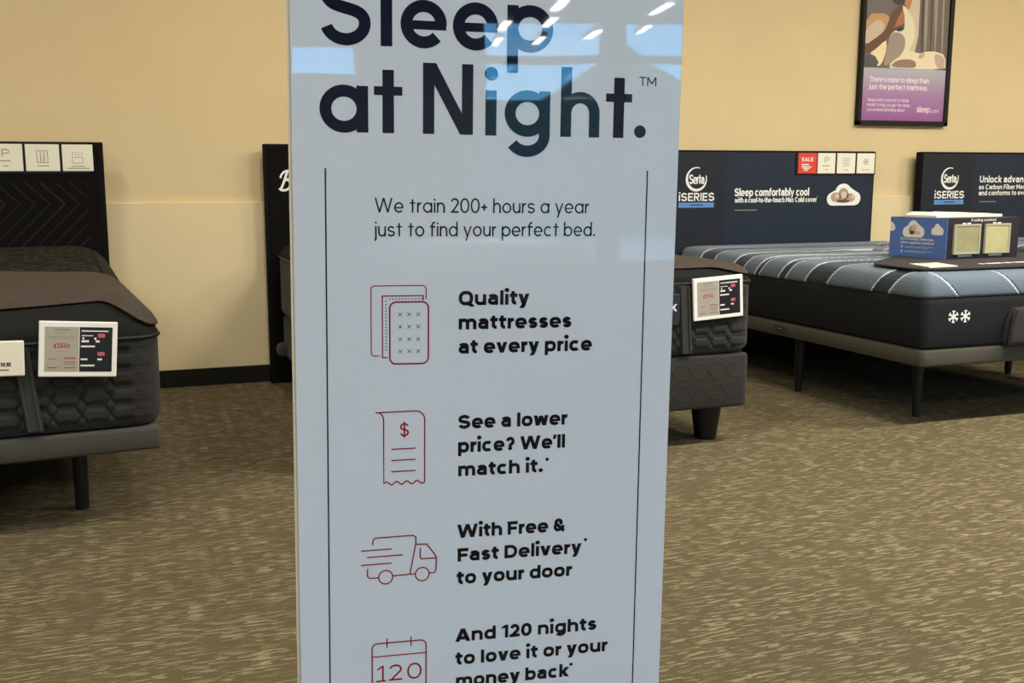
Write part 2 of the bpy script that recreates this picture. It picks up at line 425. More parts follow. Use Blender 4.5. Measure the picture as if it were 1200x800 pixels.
def glyph(ch, S):
    """returns (list of ('s', pts, closed) / ('p', polygon), advance without side bearing)"""
    w, bw, nw, Cc, A, D, T, sq = S['w'], S['bw'], S['nw'], S['C'], S['A'], S['D'], S['T'], S['sq']
    h = w/2; o = 0.015; G = []
    def st(*pts, c=False): G.append(('s', list(pts), c))
    def path(pts, c=False): G.append(('s', pts, c))
    def poly(*p): G.append(('p', list(p)))
    def dot(x, y, r): G.append(('p', arc(x, y, r, r, 0, 345, 23)))
    def dg(x0, y0, x1, y1, ww=w):
        hw = 0.5*ww*math.hypot(x1-x0, y1-y0)/abs(y1-y0)
        poly((x0-hw, y0), (x0+hw, y0), (x1+hw, y1), (x1-hw, y1))
    def bowl(cx=None, a0=0, a1=360):
        path(arc(bw/2 if cx is None else cx, .5, bw/2-h, .5-h+o, a0, a1, 40, sq), a1-a0 == 360)
    def sshape(W, H):
        rx = W/2-h; ry = (H-2*h)/4+0.01*H; yt, yb = H-h-ry, h+ry; xl, xr = h*1.12, W-h
        p = arc(W/2, yt, rx*0.96, ry+o, 18, 180, 16)
        xl = p[-1][0]
        p += bez((xl, yt), (xl, yt-ry*1.25), (xr, yb+ry*1.25), (xr, yb), 18)[1:]
        p += arc(W/2, yb, W/2-h, ry+o, 0, -165, 18)[1:]
        path(p)
    if ch == ' ': return [], 0.30
    if ch == 'o': bowl(); return G, bw
    if ch == 'a' and not S['two']: bowl(); st((bw-h, 0), (bw-h, 1)); return G, bw
    if ch == 'a':
        aw = 0.92; ym = .60
        p = arc(aw/2-0.02, .66, aw/2-h-0.01, 1-h-.66+o, 160, 0, 14, 2.2) + [(aw-h-.03, 0)]; path(p)
        ry = (ym-h)/2
        path([(aw-h-.03, ym)] + [(.44, ym)] + arc(.44, h+ry, .44-h, ry, 90, 270, 12, 2.2) + [(aw-h-.12, h+.05), (aw-h-.03, .22)]); return G, aw
    if ch in 'bp':
        bowl(); st((h, 0 if ch == 'b' else D), (h, A if ch == 'b' else 1)); return G, bw
    if ch in 'dq':
        bowl(); st((bw-h, 0 if ch == 'd' else D), (bw-h, A if ch == 'd' else 1)); return G, bw
    if ch == 'g':
        bowl(); r = bw/2-h; ry = min(r*.86, (0.42-D)/1.6)
        path([(bw-h, 1), (bw-h, D+h+ry)] + arc(bw/2, D+h+ry, r, ry, 0, -148, 18)[1:]); return G, bw
    if ch == 'c': path(arc(bw/2, .5, bw/2-h, .5-h+o, 48, 312, 32, sq)); return G, bw*.93
    if ch == 'e':
        yb = .48
        path(arc(bw/2, .5, bw/2-h, .5-h+o, -2, 318, 36, sq))
        G.append(('s', [(h, yb), (bw-.01, yb)], False, 0.74)); return G, bw
    if ch in 'nhmr':
        st((h, 0), (h, A if ch == 'h' else 1))
        if ch == 'r':
            path([(h, .45)] + arc(h+.36, .52, .36, 1-h-.52, 180, 86, 12)); return G, .38+h
        k = nw if ch != 'm' else nw*.92; rx = (k-w)/2; ry = min(rx*1.05, .48)
        path([(h, .3)] + arc(h+rx, 1-h-ry+o, rx, ry, 180, 0, 20, sq) + [(k-h, 0)])
        if ch == 'm':
            path([(k-h, .3)] + arc(k-h+rx, 1-h-ry+o, rx, ry, 180, 0, 20, sq) + [(2*k-w-h, 0)]); return G, 2*k-w
        return G, k
    if ch == 'u':
        rx = (nw-w)/2; ry = min(rx*1.05, .48)
        path([(h, 1)] + arc(h+rx, h+ry-o, rx, ry, 180, 360, 20, sq) + [(nw-h, .7)]); st((nw-h, 0), (nw-h, 1)); return G, nw
    if ch == 's': sshape(.80, 1.0); return G, .80
    if ch == 't':
        tw = .63 if not S['two'] else .62; x = tw*.5 if not S['two'] else .27
        if S['two']: path([(x, T), (x, .36)] + arc(x+.24, .36, .24, .36-h*.9, 180, 275, 8)); st((0, 1-h*.85), (tw, 1-h*.85))
        else:
            st((x, 0), (x, T)); G.append(('s', [(0, 1-h*.72), (tw, 1-h*.72)], False, 0.74))
        return G, tw
    if ch == 'f':
        x = .24; path([(x, 0), (x, A-h-.30)] + arc(x+.30, A-h-.30, .30, .30, 180, 85, 10)); st((0, 1-h*.72), (.60, 1-h*.72)); return G, .60
    if ch == 'i': st((h, 0), (h, 1)); dot(h, 1.0+h+max(.20, w*.62), max(w*.62, .10)); return G, w
    if ch == 'j':
        x = .14 + h; path([(x, 1), (x, D+h+.14)] + arc(x-.17, D+h+.14, .17, .14, 0, -85, 8)); dot(x, 1.36, max(w*.62, .10)); return G, x+h
    if ch == 'l': st((h, 0), (h, A)); return G, w
    if ch == 'k': st((h, 0), (h, A)); dg(.30, .40, .74, 1.0); dg(.74, 0, .36, .56); return G, .84
    if ch in 'vy':
        k = .92; dg(k/2, 0, h, 1); dg(k/2, 0, k-h, 1)
        if ch == 'y': dg(k/2-.16-(.03 if S['two'] else 0), D, k/2, 0)
        return G, k
    if ch == 'w':
        k = 1.30; a = k/2
        dg(k*.27, 0, h, 1); dg(k*.27, 0, a, .95); dg(k*.73, 0, a, .95); dg(k*.73, 0, k-h, 1); return G, k
    if ch == 'x': dg(h, 0, .78-h, 1); dg(.78-h, 0, h, 1); return G, .78
    if ch == 'S': sshape(1.10, Cc); return G, 1.10
    if ch == 'N': k = 1.14; st((h, 0), (h, Cc)); st((k-h, 0), (k-h, Cc)); dg(k-h-.02, 0, h+.02, Cc, w*1.02); return G, k
    if ch == 'W':
        k = 1.86; dg(k*.27, 0, h*1.05, Cc); dg(k*.27, 0, k/2, Cc); dg(k*.73, 0, k/2, Cc); dg(k*.73, 0, k-h*1.05, Cc); return G, k
    if ch == 'F': st((h, 0), (h, Cc)); st((0, Cc-h), (.92, Cc-h)); st((h, Cc*.47), (.84, Cc*.47)); return G, .92
    if ch == 'E': st((h, 0), (h, Cc)); st((0, Cc-h), (.90, Cc-h)); st((h, Cc*.5), (.84, Cc*.5)); st((0, h), (.90, h)); return G, .90
    if ch == 'L': st((h, 0), (h, Cc)); st((0, h), (.86, h)); return G, .86
    if ch == 'I': st((h, 0), (h, Cc)); return G, w
    if ch in 'RPB':
        k = 1.0; ym = Cc*.47; ry = (Cc-h-ym)/2
        st((h, 0), (h, Cc)); path([(h, Cc-h), (k*.52, Cc-h)] + arc(k*.52, ym+ry, k*.48-h, ry, 90, -90, 12, 2.3) + [(h, ym)])
        if ch == 'R': dg(k-h, 0, k*.48, ym)
        if ch == 'B': path([(h, ym), (k*.54, ym)] + arc(k*.54, (ym+h)/2, k*.5-h, (ym-h)/2, 90, -90, 12, 2.3) + [(h, h)])
        return G, k
    if ch == 'D':
        k = 1.14; path([(h, h), (h, Cc-h), (k*.46, Cc-h)] + arc(k*.46, Cc/2, k*.54-h, Cc/2-h, 90, -90, 20, 2.3) + [(h, h)], False); st((h, 0), (h, Cc)); return G, k
    if ch == 'A':
        k = 1.24; dg(h, 0, k/2, Cc); dg(k-h, 0, k/2, Cc); st((.30, Cc*.27), (k-.30, Cc*.27)); return G, k
    if ch in 'QOC':
        k = 1.22; a0, a1 = (0, 360) if ch != 'C' else (46, 314)
        path(arc(k/2, Cc/2, k/2-h, Cc/2-h+o, a0, a1, 40, 2.4), ch != 'C')
        if ch == 'Q': dg(k*.93, -.12, k*.62, .34)
        return G, k
    if ch == 'U': rx = .53-h; path([(h, Cc), (h, h+rx)] + arc(.53, h+rx, rx, rx, 180, 360, 18, 2.2) + [(1.06-h, Cc)]); return G, 1.06
    if ch == 'T': st((.48, 0), (.48, Cc)); st((0, Cc-h), (.96, Cc-h)); return G, .96
    if ch == 'M': k = 1.30; st((h, 0), (h, Cc)); st((k-h, 0), (k-h, Cc)); dg(k/2, Cc*.25, h, Cc); dg(k/2, Cc*.25, k-h, Cc); return G, k
    if ch == 'K': st((h, 0), (h, Cc)); dg(.34, Cc*.40, .92, Cc); dg(.94, 0, .42, Cc*.6); return G, 1.04
    if ch == '1': st((.42, 0), (.42, Cc)); dg(.08, Cc*.74, .42-h*.2, Cc*.98, w*.8); return G, .42+h
    if ch == '2':
        k = .86; p = arc(k/2, Cc-h-.34, k/2-h, .34+o, 165, -20, 16) ; path(p + [(h+.08, h)]); st((0, h), (k, h)); return G, k
    if ch == '0': k = .96; path(arc(k/2, Cc/2, k/2-h, Cc/2-h+o, 0, 360, 36, 2.2), True); return G, k
    if ch == '3':
        k = .84; ry = (Cc-2*h)/4
        path(arc(k/2, Cc-h-ry, k/2-h, ry, 150, -90, 14)); path(arc(k/2, h+ry, k/2-h, ry, 90, -150, 14)); return G, k
    if ch == '4': k = .95; st((k*.72, 0), (k*.72, Cc)); dg(h, Cc*.3, k*.66, Cc, w*.9); st((0, Cc*.28), (k, Cc*.28)); return G, k
    if ch == '9': k = .9; ry = Cc*.31; path(arc(k/2, Cc-h-ry, k/2-h, ry, 0, 360, 26), True); path([(k-h, Cc-h-ry)] + bez((k-h, Cc-h-ry), (k-h, .4), (k*.7, h), (k*.3, h), 10)); return G, k
    if ch == '+': st((0, .56), (.66, .56)); st((.33, .23), (.33, .89)); return G, .66
    if ch == '-': st((0, .5), (.42, .5)); return G, .42
    if ch == '.': r = max(w*.60, .11); dot(r, r*.95, r); return G, 2*r
    if ch == ',': r = max(w*.55, .10); dot(r, r, r); dg(r*.5, -.22, r*1.4, .05, w*.6); return G, 2*r
    if ch == "'": dg(.06, Cc*.70, .15, Cc+.02, w*.85); return G, .26
    if ch == '*': r = .12; dot(r, Cc*1.02, r); return G, 2*r
    if ch == '?':
        k = .82; path(arc(k/2, Cc-h-.30, k/2-h, .30, 170, -30, 14) + [(k/2, Cc*.38), (k/2, Cc*.27)]); dot(k/2, w*.58, w*.60); return G, k
    if ch == '&':
        path(arc(.46, Cc-h-.24, .24, .24, -50, 235, 16) + [(.98, .03)]); path(arc(.42, h+.30, .42-h, .30, 130, 300, 12) + bez((.62, h+.05), (.80, .2), (.88, .38), (.90, .60), 8)); return G, 1.04
    if ch == '$':
        sshape(.84, Cc); st((.42, -.14), (.42, Cc+.14)); return G, .84
    raise ValueError(ch)

def letters(ch, S, x, y, sx, sy, slant=0.0):
    G, adv = glyph(ch, S); out = []; k = sx/sy
    for g in G:
        if g[0] == 's':
            ww = S['w']*(g[3] if len(g) > 3 else 1)
            for q in ribbon(g[1], ww, g[2], k): r_ = Poly([(x+(a+slant*b_)*sy, y+b_*sy) for a, b_ in q]); r_.s = q.s; out.append(r_)
        else:
            STROKE[0] += 1; r_ = Poly([(x+a*sx+slant*b_*sy, y+b_*sy) for a, b_ in g[1]]); r_.s = STROKE[0]; out.append(r_)
    return out, adv
def line_width(t, S, gap):
    return sum(glyph(c, S)[1] for c in t) + gap*(len(t)-1)
def text_line(t, S, x0, x1, y, xh, gap=0.17, slant=0.0):
    """a line of lettering fitted between x0 and x1, baseline y, x-height xh"""
    W = line_width(t, S, gap); sx = (x1-x0)/W; x = x0; out = []
    for c in t:
        p, adv = letters(c, S, x, y, sx, xh, slant); out += p; x += (adv+gap)*sx
    return out
def text_auto(t, S, x0, y, xh, gap=0.17, slant=0.0):
    return text_line(t, S, x0, x0+line_width(t, S, gap)*xh, y, xh, gap, slant)
def rect(x0, y0, x1, y1): return [(x0, y0), (x1, y0), (x1, y1), (x0, y1)]
def rrect(x0, y0, x1, y1, r, n=6):
    return (arc(x1-r, y0+r, r, r, -90, 0, n)+arc(x1-r, y1-r, r, r, 0, 90, n)+arc(x0+r, y1-r, r, r, 90, 180, n)+arc(x0+r, y0+r, r, r, 180, 270, n))
def cloud(cx, cy, w_, h_):
    """outline of a cloud, width w_, height h_, standing on a flat base"""
    p = arc(-.36, -.22, .14, .28, 270, 110, 10)
    p = [(-.36, -.5)] + p[1:] if False else p
    out = arc(-.34, -.20, .16, .30, 270, 105, 10) + arc(-.02, .10, .24, .40, 165, 35, 14) + arc(.32, -.18, .18, .32, 75, -90, 12)
    return [(cx+x*w_, cy+y*h_) for x, y in out]

# ------------------------------------------------------------------ the room
WALL_Y = 5.527
X0, X1, YF = -4.6, 9.2, -9.0
def struct(name, mb, m_, parent=None):
    o = mb.build(name, m_, parent)
    if parent is None: o['kind'] = 'structure'
    return o
b_ = MB(); b_.box((X0-.2, YF-.2, -0.1), (X1+.2, WALL_Y+.2, 0)); struct('floor', b_, carpet_m)
b_ = MB(); b_.box((X0-.2, YF-.2, CEIL), (X1+.2, WALL_Y+.2, CEIL+.1)); struct('ceiling', b_, ceil_m)
b_ = MB(); b_.box((X0-.2, WALL_Y+.025, 0), (X1+.2, WALL_Y+.2, CEIL)); struct('wall_back', b_, wall_m)
b_ = MB(); b_.box((X0, WALL_Y, 0), (X1, WALL_Y+.026, .986), 0.003, seg=1); struct('trim_1', b_, wains_m)
b_ = MB(); b_.box((X0, WALL_Y-.012, 0), (X1, WALL_Y+.001, .094), 0.004); struct('baseboard_back', b_, base_m)
b_ = MB(); b_.box((X0-.2, YF, 0), (X0, WALL_Y+.1, CEIL)); struct('wall_left', b_, wall_m)
b_ = MB(); b_.box((X1, YF, 0), (X1+.2, WALL_Y+.1, CEIL)); struct('wall_right', b_, wall_m)

# shop front behind the camera: piers, lintel, sill and four glazed bays
BAYS = [(-4.2, -0.72, 2.48, 2.86), (-.45, .34, 2.48, 2.86), (1.80, 3.25, .25, 3.15), (3.49, 4.98, .25, 3.15), (5.2, 6.7, .25, 3.15), (6.9, 8.4, .25, 3.15)]
b_ = MB(); xs = X0-.2
for x0, x1, zs, zt in BAYS:
    b_.box((xs, YF-.2, 0), (x0, YF, CEIL)); b_.box((x0, YF-.2, 0), (x1, YF, zs)); b_.box((x0, YF-.2, zt), (x1, YF, CEIL)); xs = x1
b_.box((xs, YF-.2, 0), (X1+.2, YF, CEIL)); struct('wall_front', b_, white_wall_m)
for k, (x0, x1, zs, zt) in enumerate(BAYS):
    b_ = MB(); t = .035
    b_.box((x0, YF-.10, zs), (x0+t, YF-.04, zt)); b_.box((x1-t, YF-.10, zs), (x1, YF-.04, zt))
    b_.box((x0, YF-.10, zs), (x1, YF-.04, zs+t)); b_.box((x0, YF-.10, zt-t), (x1, YF-.04, zt))
    if k > 1: b_.box((x0, YF-.10, 2.66), (x1, YF-.04, 2.75))
    w_ = struct('window_%d' % (k+1), b_, alu_m)
    g_ = MB(); g_.box((x0+t, YF-.073, zs+t), (x1-t, YF-.067, zt-t)); g_.build('glass', glass_m, w_)
b_ = MB(); b_.box((-40, -60, -.3), (50, YF-.2, -.12)); struct('ground_outside', b_, mat('pale_pavement', srgb(160, 150, 132), 0.9, noise=.1, nscale=.6))
b_ = MB(); b_.box((-30, -38, -.12), (40, -30, 4.3)); b_.prism([(6.5, 4.3), (12, 4.3), (9.2, 6.0)], -30.0, -38.0); b_.box((14, -38.1, 4.3), (26, -29.9, 5.2))
tag(b_.build('shop_building', mat('tan_render', srgb(134, 116, 90), 0.9)), 'long low shop building across the lot seen through the front windows', 'building')

# ceiling light fixtures, each with its own lamp
for k, (x, y, rz, watts, col) in enumerate(LAMPS):
    t = empty('ceiling_light', (x, y, CEIL), rz)
    tag(t, 'slim white linear ceiling light on the shop ceiling, mirrored in the glossy sign', 'ceiling light', 'linear ceiling lights')
    b_ = MB(); b_.box((-.62, -.06, -.05), (.62, .06, 0), .008); b_.build('housing', plastic_w, t)
    L = bpy.data.lights.new('ceiling_lamp', 'AREA'); L.shape = 'RECTANGLE'; L.size = 1.2; L.size_y = 0.09
    L.energy = watts; L.color = col
    lo = bpy.data.objects.new('ceiling_lamp', L); C.objects.link(lo); lo.parent = t; lo.location = (0, 0, -.056)
for x, y in PENDANTS:
    t = empty('pendant_light', (x, y, 2.75))
    tag(t, 'short white tube light hung near the front windows, a small dash in the glossy sign', 'pendant light', 'pendant tubes near the front windows')
    b_ = MB(); b_.box((-.045, -.26, .004), (.045, .26, .05), .008); b_.build('tube_housing', plastic_w, t)
    b_ = MB(); b_.cone((0, 0, .05), (0, 0, CEIL-2.75), .006, .006, 10); b_.build('rod', alu_m, t)
    L = bpy.data.lights.new('pendant_lamp', 'AREA'); L.shape = 'RECTANGLE'; L.size = .08; L.size_y = .5; L.energy = 4.5; L.color = (1, .97, .9)
    lo = bpy.data.objects.new('pendant_lamp', L); C.objects.link(lo); lo.parent = t; lo.location = (0, 0, 0)
for x, y, watts in WASH:
    t = empty('track_light', (x, y, CEIL))
    tag(t, 'black track spotlight on the shop ceiling turned to wash the back wall', 'track light', 'wall washing track lights')
    b_ = MB(); b_.box((-.06, -.02, -.03), (.06, .02, 0), .004); b_.cone((0, 0, -.03), (0, 0, -.10), .010, .010, 12); b_.build('mount', black_m, t)
    hd = Vector((0, math.cos(math.radians(58)), -math.sin(math.radians(58)))); p0 = Vector((0, 0, -.13))
    b_ = MB(); b_.cone(p0-hd*.09, p0+hd*.07, .045, .055, 20); b_.build('lamp_head', black_m, t)
    L = bpy.data.lights.new('track_lamp', 'AREA'); L.shape = 'DISK'; L.size = 0.09; L.energy = watts; L.color = WARM; L.spread = math.radians(115)
    lo = bpy.data.objects.new('track_lamp', L); C.objects.link(lo); lo.parent = t; lo.location = p0+hd*.072
    lo.rotation_euler = (-hd).to_track_quat('Z', 'X').to_euler()

# ------------------------------------------------------------------ the tall glossy sign in front
t = bpy.data.objects.new('display_sign', None); C.objects.link(t)
su, sv = Vector((0.9941, -0.107, -0.0145)).normalized(), Vector((0.0152, 0.0056, 0.9999))
sb = -su.cross(sv)
sm_ = Matrix.Identity(4)
for i in range(3): sm_[i][0], sm_[i][1], sm_[i][2] = su[i], sb[i], sv[i]
sm_[0][3], sm_[1][3], sm_[2][3] = 0.2126, 1.4958, 0.0
t.matrix_world = sm_
tag(t, 'tall glossy white floor sign headed Sleep at Night with four red icons', 'sign')
SIGN = t
b_ = MB(); b_.box((0, 0, .045), (.610, .004, 1.52), .0015); b_.build('panel', sign_white, t)
b_ = MB(); b_.box((.001, .004, .047), (.609, .0075, 1.518)); b_.build('gasket', black_m, t)
b_ = MB(); b_.box((-.0045, .0075, .045), (.612, .022, 1.52), .002); tag(b_.build('backing_board', sign_core, t), 'cream edged backing board')
b_ = MB(); b_.box((.08, -.10, .022), (.53, .17, .030), .003); b_.box((.10, .006, .028), (.51, .021, .05)); b_.build('base_plate', blackleg_m, t)
SO, SU, SV = (0, 0, 0), (1, 0, 0), (0, 0, 1)
def ink(name, polys, m_, off=.0003, parent=None, o=SO, u=SU, v=SV):
    def mm(p): r_ = Poly([(x*.001, y*.001) for x, y in p]); r_.s = getattr(p, 's', 0); return r_
    q = MB(); q.flat([mm(p) for p in polys], o, u, v, off)
    return q.build(name, m_, parent or SIGN, recalc=False)
XH = 67.6
pol = []
def put(ch, u0, u1, base):
    w0 = glyph(ch, GEO)[1]; p, _ = letters(ch, GEO, u0, base, (u1-u0)/w0, XH); pol.extend(p)
for ch, u0, u1 in (('S', 43, 117.1), ('l', 131.6, 149), ('e', 161.7, 230.8), ('e', 240.6, 310), ('p', 324.2, 396.5)): put(ch, u0, u1, 1268.0)
for ch, u0, u1 in (('a', 40.8, 112.6), ('t', 121.3, 163.8), ('N', 195.1, 272.1), ('g', 321.8, 394.1), ('h', 411.2, 475.1), ('t', 484.8, 528)): put(ch, u0, u1, 1142.2)
pol.append(rect(291.7, 1141.8, 308.9, 1209)); pol.append(arc(300.4, 1233.6, 10.3, 10.3, 0, 348, 30)); pol.append(arc(542.8, 1152.5, 9.8, 9.8, 0, 348, 30))
pol += text_line('TM', THIN, 539, 567.6, 1223, 10.0, .12)
ink('headline_lettering', pol, sign_navy)
pol = text_line('We train 200+ hours a year', LIGHT, 121.5, 461.3, 1024.2, 15.4) + text_line('just to find your perfect bed.', LIGHT, 120, 472.3, 988.3, 15.4)
ink('tagline_lettering', pol, sign_black)
XB = 17.0
for rows, star in (((('Quality', 251.5, 366, 881.3), ('mattresses', 251.7, 436.9, 843.3), ('at every price', 251.9, 472.2, 805)), None),
                   ((('See a lower', 252, 433.2, 684.4), ("price? We'll", 252.2, 430.4, 645.9), ('match it.', 252.5, 393.5, 607.1)), (400.4, 627.7)),
                   ((('With Free &', 251.7, 432.8, 504.8), ('Fast Delivery', 252.6, 462.7, 465), ('to your door', 251.5, 447.2, 426.8)), (469.5, 487.5)),
                   ((('And 120 nights', 250, 493.2, 328.3), ('to love it or your', 250.2, 513.4, 288.4), ('money back', 251.2, 444.6, 249.5)), (449.4, 270.4))):
    pol = []
    for tx, x0, x1, y in rows: pol += text_line(tx, BOLD, x0, x1, y, XB, .09)
    if star: pol.append(arc(star[0], star[1], 2.9, 2.9, 0, 340, 16))
    ink('list_lettering', pol, sign_black)
for (xa, ya), (xb, yb) in (((48.2, 1089), (45.4, 130)), ((557.5, 1092), (561.2, 130))):
    ink('border_line', [[(xa-1.1, ya), (xb-1.1, yb), (xb+1.1, yb), (xa+1.1, ya)]], sign_navy)
def line(pts, w=2.0, closed=False): return ribbon(pts, w, closed)
# mattress icon
pol = line([(128, 805)] + arc(120, 810, 5, 5, 270, 180, 5) + arc(121, 907, 6, 6, 180, 90, 5) + arc(194, 907, 6.5, 6, 90, 0, 5) + [(200.5, 892)], 1.6)
pol += line([(141, 802), (132.4, 802), (132.4, 897.3), (196, 897.3), (196, 890)], 1.8)
pol += line(rrect(143.8, 791.3, 204.2, 887.8, 10)[:-1], 2.4, True)
i1 = ink('mattress_icon', pol, sign_red)
pol = []
for x in (160, 174, 188):
    for y in (868.5, 849.5, 830, 811):
        for s_ in (1, -1): pol += line([(x-2.8, y-2.8*s_), (x+2.8, y+2.8*s_)], .9)
for k in range(16): pol.append(rect(137, 813+k*5, 139, 815+k*5))
for k in range(11): pol.append(rect(143+k*5, 891.5, 145+k*5, 893.5))
ink('stitching', pol, ink_dark, .0003, i1)
# receipt icon
wav = [(133.6+65*i/32, 601.5+2.6*math.sin(i/32*2*math.pi*4)) for i in range(33)]
pol = line([(121, 715.6), (184, 716.2)] + arc(184, 701.6, 14.6, 14.6, 90, 0, 10) + wav[::-1] + [(133.6, 702)] + arc(124, 703, 9.6, 12.6, 0, 85, 8), 2.1)
for y in (656.2, 638.2, 620.2): pol += line([(145.4, y), (184.4, y+.3)], 2.0)
pol += letters('$', dict(THIN, w=.17), 159.0, 676.5, 17.5, 15.2)[0]
ink('receipt_icon', pol, sign_red)
# delivery truck icon
pol = line([(115.4, 502), (115.8, 508)] + arc(121.5, 508, 5.6, 5.6, 180, 95, 5) + [(180, 514.2), (184.6, 511), (184.4, 500), (175, 451)], 2.1)
pol += line([(184, 498.8), (202, 498.5), (216.8, 478), (218, 473), (217.2, 455)] + arc(212.5, 454.5, 4.8, 4.8, 0, -90, 5) + [(206.5, 449.6)], 2.1)
pol += line([(191.8, 493), (191.4, 478), (193.5, 474.2), (216.5, 474.2)], 2.0)
for cx, cy in ((136, 447.6), (195, 448.4)): pol += line(arc(cx, cy, 11.2, 11.2, 0, 348, 30), 2.1, True)
pol += line([(107.5, 464), (106.4, 452), (110, 447.6), (124.5, 447.5)], 2.0) + line([(147.4, 449), (183.6, 450)], 2.0)
for x0, x1, y in ((97, 146, 493.6), (106.3, 163.6, 482.5), (96.8, 145.8, 470.1)): pol += line([(x0, y), (x1, y+.4)], 2.0)
ink('truck_icon', pol, sign_red)
# calendar icon
pol = line(rrect(113.4, 256, 201.4, 337, 9)[:-1], 2.2, True) + line([(113.4, 314.7), (201.4, 315)], 1.9)
for x in (137.7, 176.6): pol += line([(x, 328.4), (x, 344.6)], 2.0)
pol += text_line('120', dict(THIN, w=.15), 120, 194.5, 271.8, 19.5, .3) + line([(120, 272.6), (136, 272.6)], 2.6)
ink('calendar_icon', pol, sign_red)

# ------------------------------------------------------------------ mattress quilting: rows of octagons and diamonds
def quilt(x, z, P=.165, R=.108):
    tri = abs(((x/P) % 1.0)*4-2)-1
    f = max(-1.0, min(1.0, tri*1.9)); g = 0.0; zr = ((z/R) % 1.0)*R - R/2
    for cv in (f*.033, -f*.033, f*.033+R/2, -f*.033-R/2, f*.033-R/2, -f*.033+R/2):
        dd_ = (zr-cv)/.0055
        if abs(dd_) < 3: g = max(g, math.exp(-dd_*dd_))
    return g*.010
BLACK_PROF = lambda zb, s: [(.20, zb), (.06, zb), (.04, zb+.003), (.022, zb+.009), (.008, zb+.019), (.002, zb+.03)] + [(0, zb+.03+(s-zb-.03)*i/46) for i in range(1, 47)]
def black_mattress(root, hx, hy, zb, zs, zt, lift, prefix_label=None):
    """zs = where the side starts to round over, zt = crown"""
    h = zt-zs
    top = [(.003, zs+h*.15), (.010, zs+h*.30), (.022, zs+h*.45), (.038, zs+h*.58), (.058, zs+h*.70), (.085, zs+h*.80), (.12, zs+h*.88), (.17, zs+h*.95), (.25, zs+h*.985), (.36, zt), (.5, zt), (.65, zt), (hx-.01, zt)]
    prof = BLACK_PROF(zb, zs) + top
    def warp(x, y, z, d):
        if y < -hy+.05 and z < zs+.02 and z > zb+.02 and abs(x) < hx-.05: y += quilt(x, z-zb)
        z2 = z + lift*sstep(-hy*.3, hy*.9, y)*sstep(zb, zt, z)
        return (x, y, z2)
    b1 = MB(); cushion(b1, hx, hy, [p for p in prof if p[1] <= zs+1e-6], .09, kf=300, ks=40, kh=16, ka=8, warp=warp)
    b1.build('quilted_border', black_fab, root)
    b1 = MB(); cushion(b1, hx, hy, [(.0, zs-.002)] + top[:6], .09, kf=40, ks=40, kh=40, ka=8, warp=warp, cap=False)
    b1.build('gusset', mat('black_gusset_cloth', srgb(25, 24, 21), .8, .2), root, recalc=False)
    b1 = MB(); cushion(b1, hx, hy, top[5:], .09, kf=40, ks=40, kh=40, ka=8, warp=warp)
    b1.build('knit_top', knit_m, root)
    for nm, zz, dd_, r in (('piping', zs+h*.02, -.002, .0065), ('piping', zb+.010, .024, .007)):
        b1 = MB(); rr = .09; pts = []
        for cx, cy, a0 in ((hx-rr, -hy+rr, -90), (hx-rr, hy-rr, 0), (-hx+rr, hy-rr, 90), (-hx+rr, -hy+rr, 180)):
            pts += arc(cx, cy, rr-dd_, rr-dd_, a0, a0+90, 8)
        pts = [warp(x, y, zz, 0) for x, y in pts]; pts = [(x, y, z_ if True else zz) for x, y, z_ in pts]
        b1.tube(pts, r, 8, closed=True); b1.build(nm, pipe_m, root)
    return prof
def straps(root, hx, hy, xs, zlo, zhi, lean):
    for x in xs:
        b1 = MB(); s_ = lean
        def bar(xo, w_, dep, z0, z1):
            vs = []
            for z in (z0, z1):
                c = x + xo + s_*(z-zlo)/(zhi-zlo)
                vs += [(c-w_/2, -hy-dep, z), (c+w_/2, -hy-dep, z), (c+w_/2, -hy+.01, z), (c-w_/2, -hy+.01, z)]
            b1.add(vs, [(0, 1, 5, 4), (1, 2, 6, 5), (2, 3, 7, 6), (3, 0, 4, 7), (0, 3, 2, 1), (4, 5, 6, 7)])
        bar(0, .046, .005, zlo, zhi); bar(-.016, .008, .010, zlo, zhi); bar(.016, .008, .010, zlo, zhi)
        b1.build('handle_strap', strap_m, root)
def protector(root, hx, hy, zs, zt, length, border):
    h = zt-zs; P = [(0, zs-.10), (0, zs-.05), (0, zs), (.003, zs+h*.15), (.010, zs+h*.30), (.022, zs+h*.45), (.038, zs+h*.58), (.058, zs+h*.70), (.085, zs+h*.80), (.12, zs+h*.88), (.17, zs+h*.95), (.25, zs+h*.985), (.36, zt), (.5, zt), (.65, zt), (hx-.01, zt)]
    F = []
    for i in range(len(P)-1):
        k = 14 if i < 8 else 3
        for j in range(k): F.append((P[i][0]+(P[i+1][0]-P[i][0])*j/k, P[i][1]+(P[i+1][1]-P[i][1])*j/k))
    F.append(P[-1])
    b1 = MB(); off = .005
    def warp(x, y, z, d):
        z = max(z, border(x, y)); y = min(y, -hy+length)
        return (x*(1+off/hx), y-off if y < 0 else y, z+off+.003*math.sin(x*9)*sstep(zs, zt, z))
    cushion(b1, hx, hy, F, .09, kf=110, ks=160, kh=6, ka=8, warp=warp, keep=lambda x, y, z: y < -hy+length and z > border(x, y))
    ob = b1.build('foot_protector', brown_fab, root)
    md = ob.modifiers.new('thick', 'SOLIDIFY'); md.thickness = .004; md.offset = 1
    tag(ob, 'brown cloth foot protector')

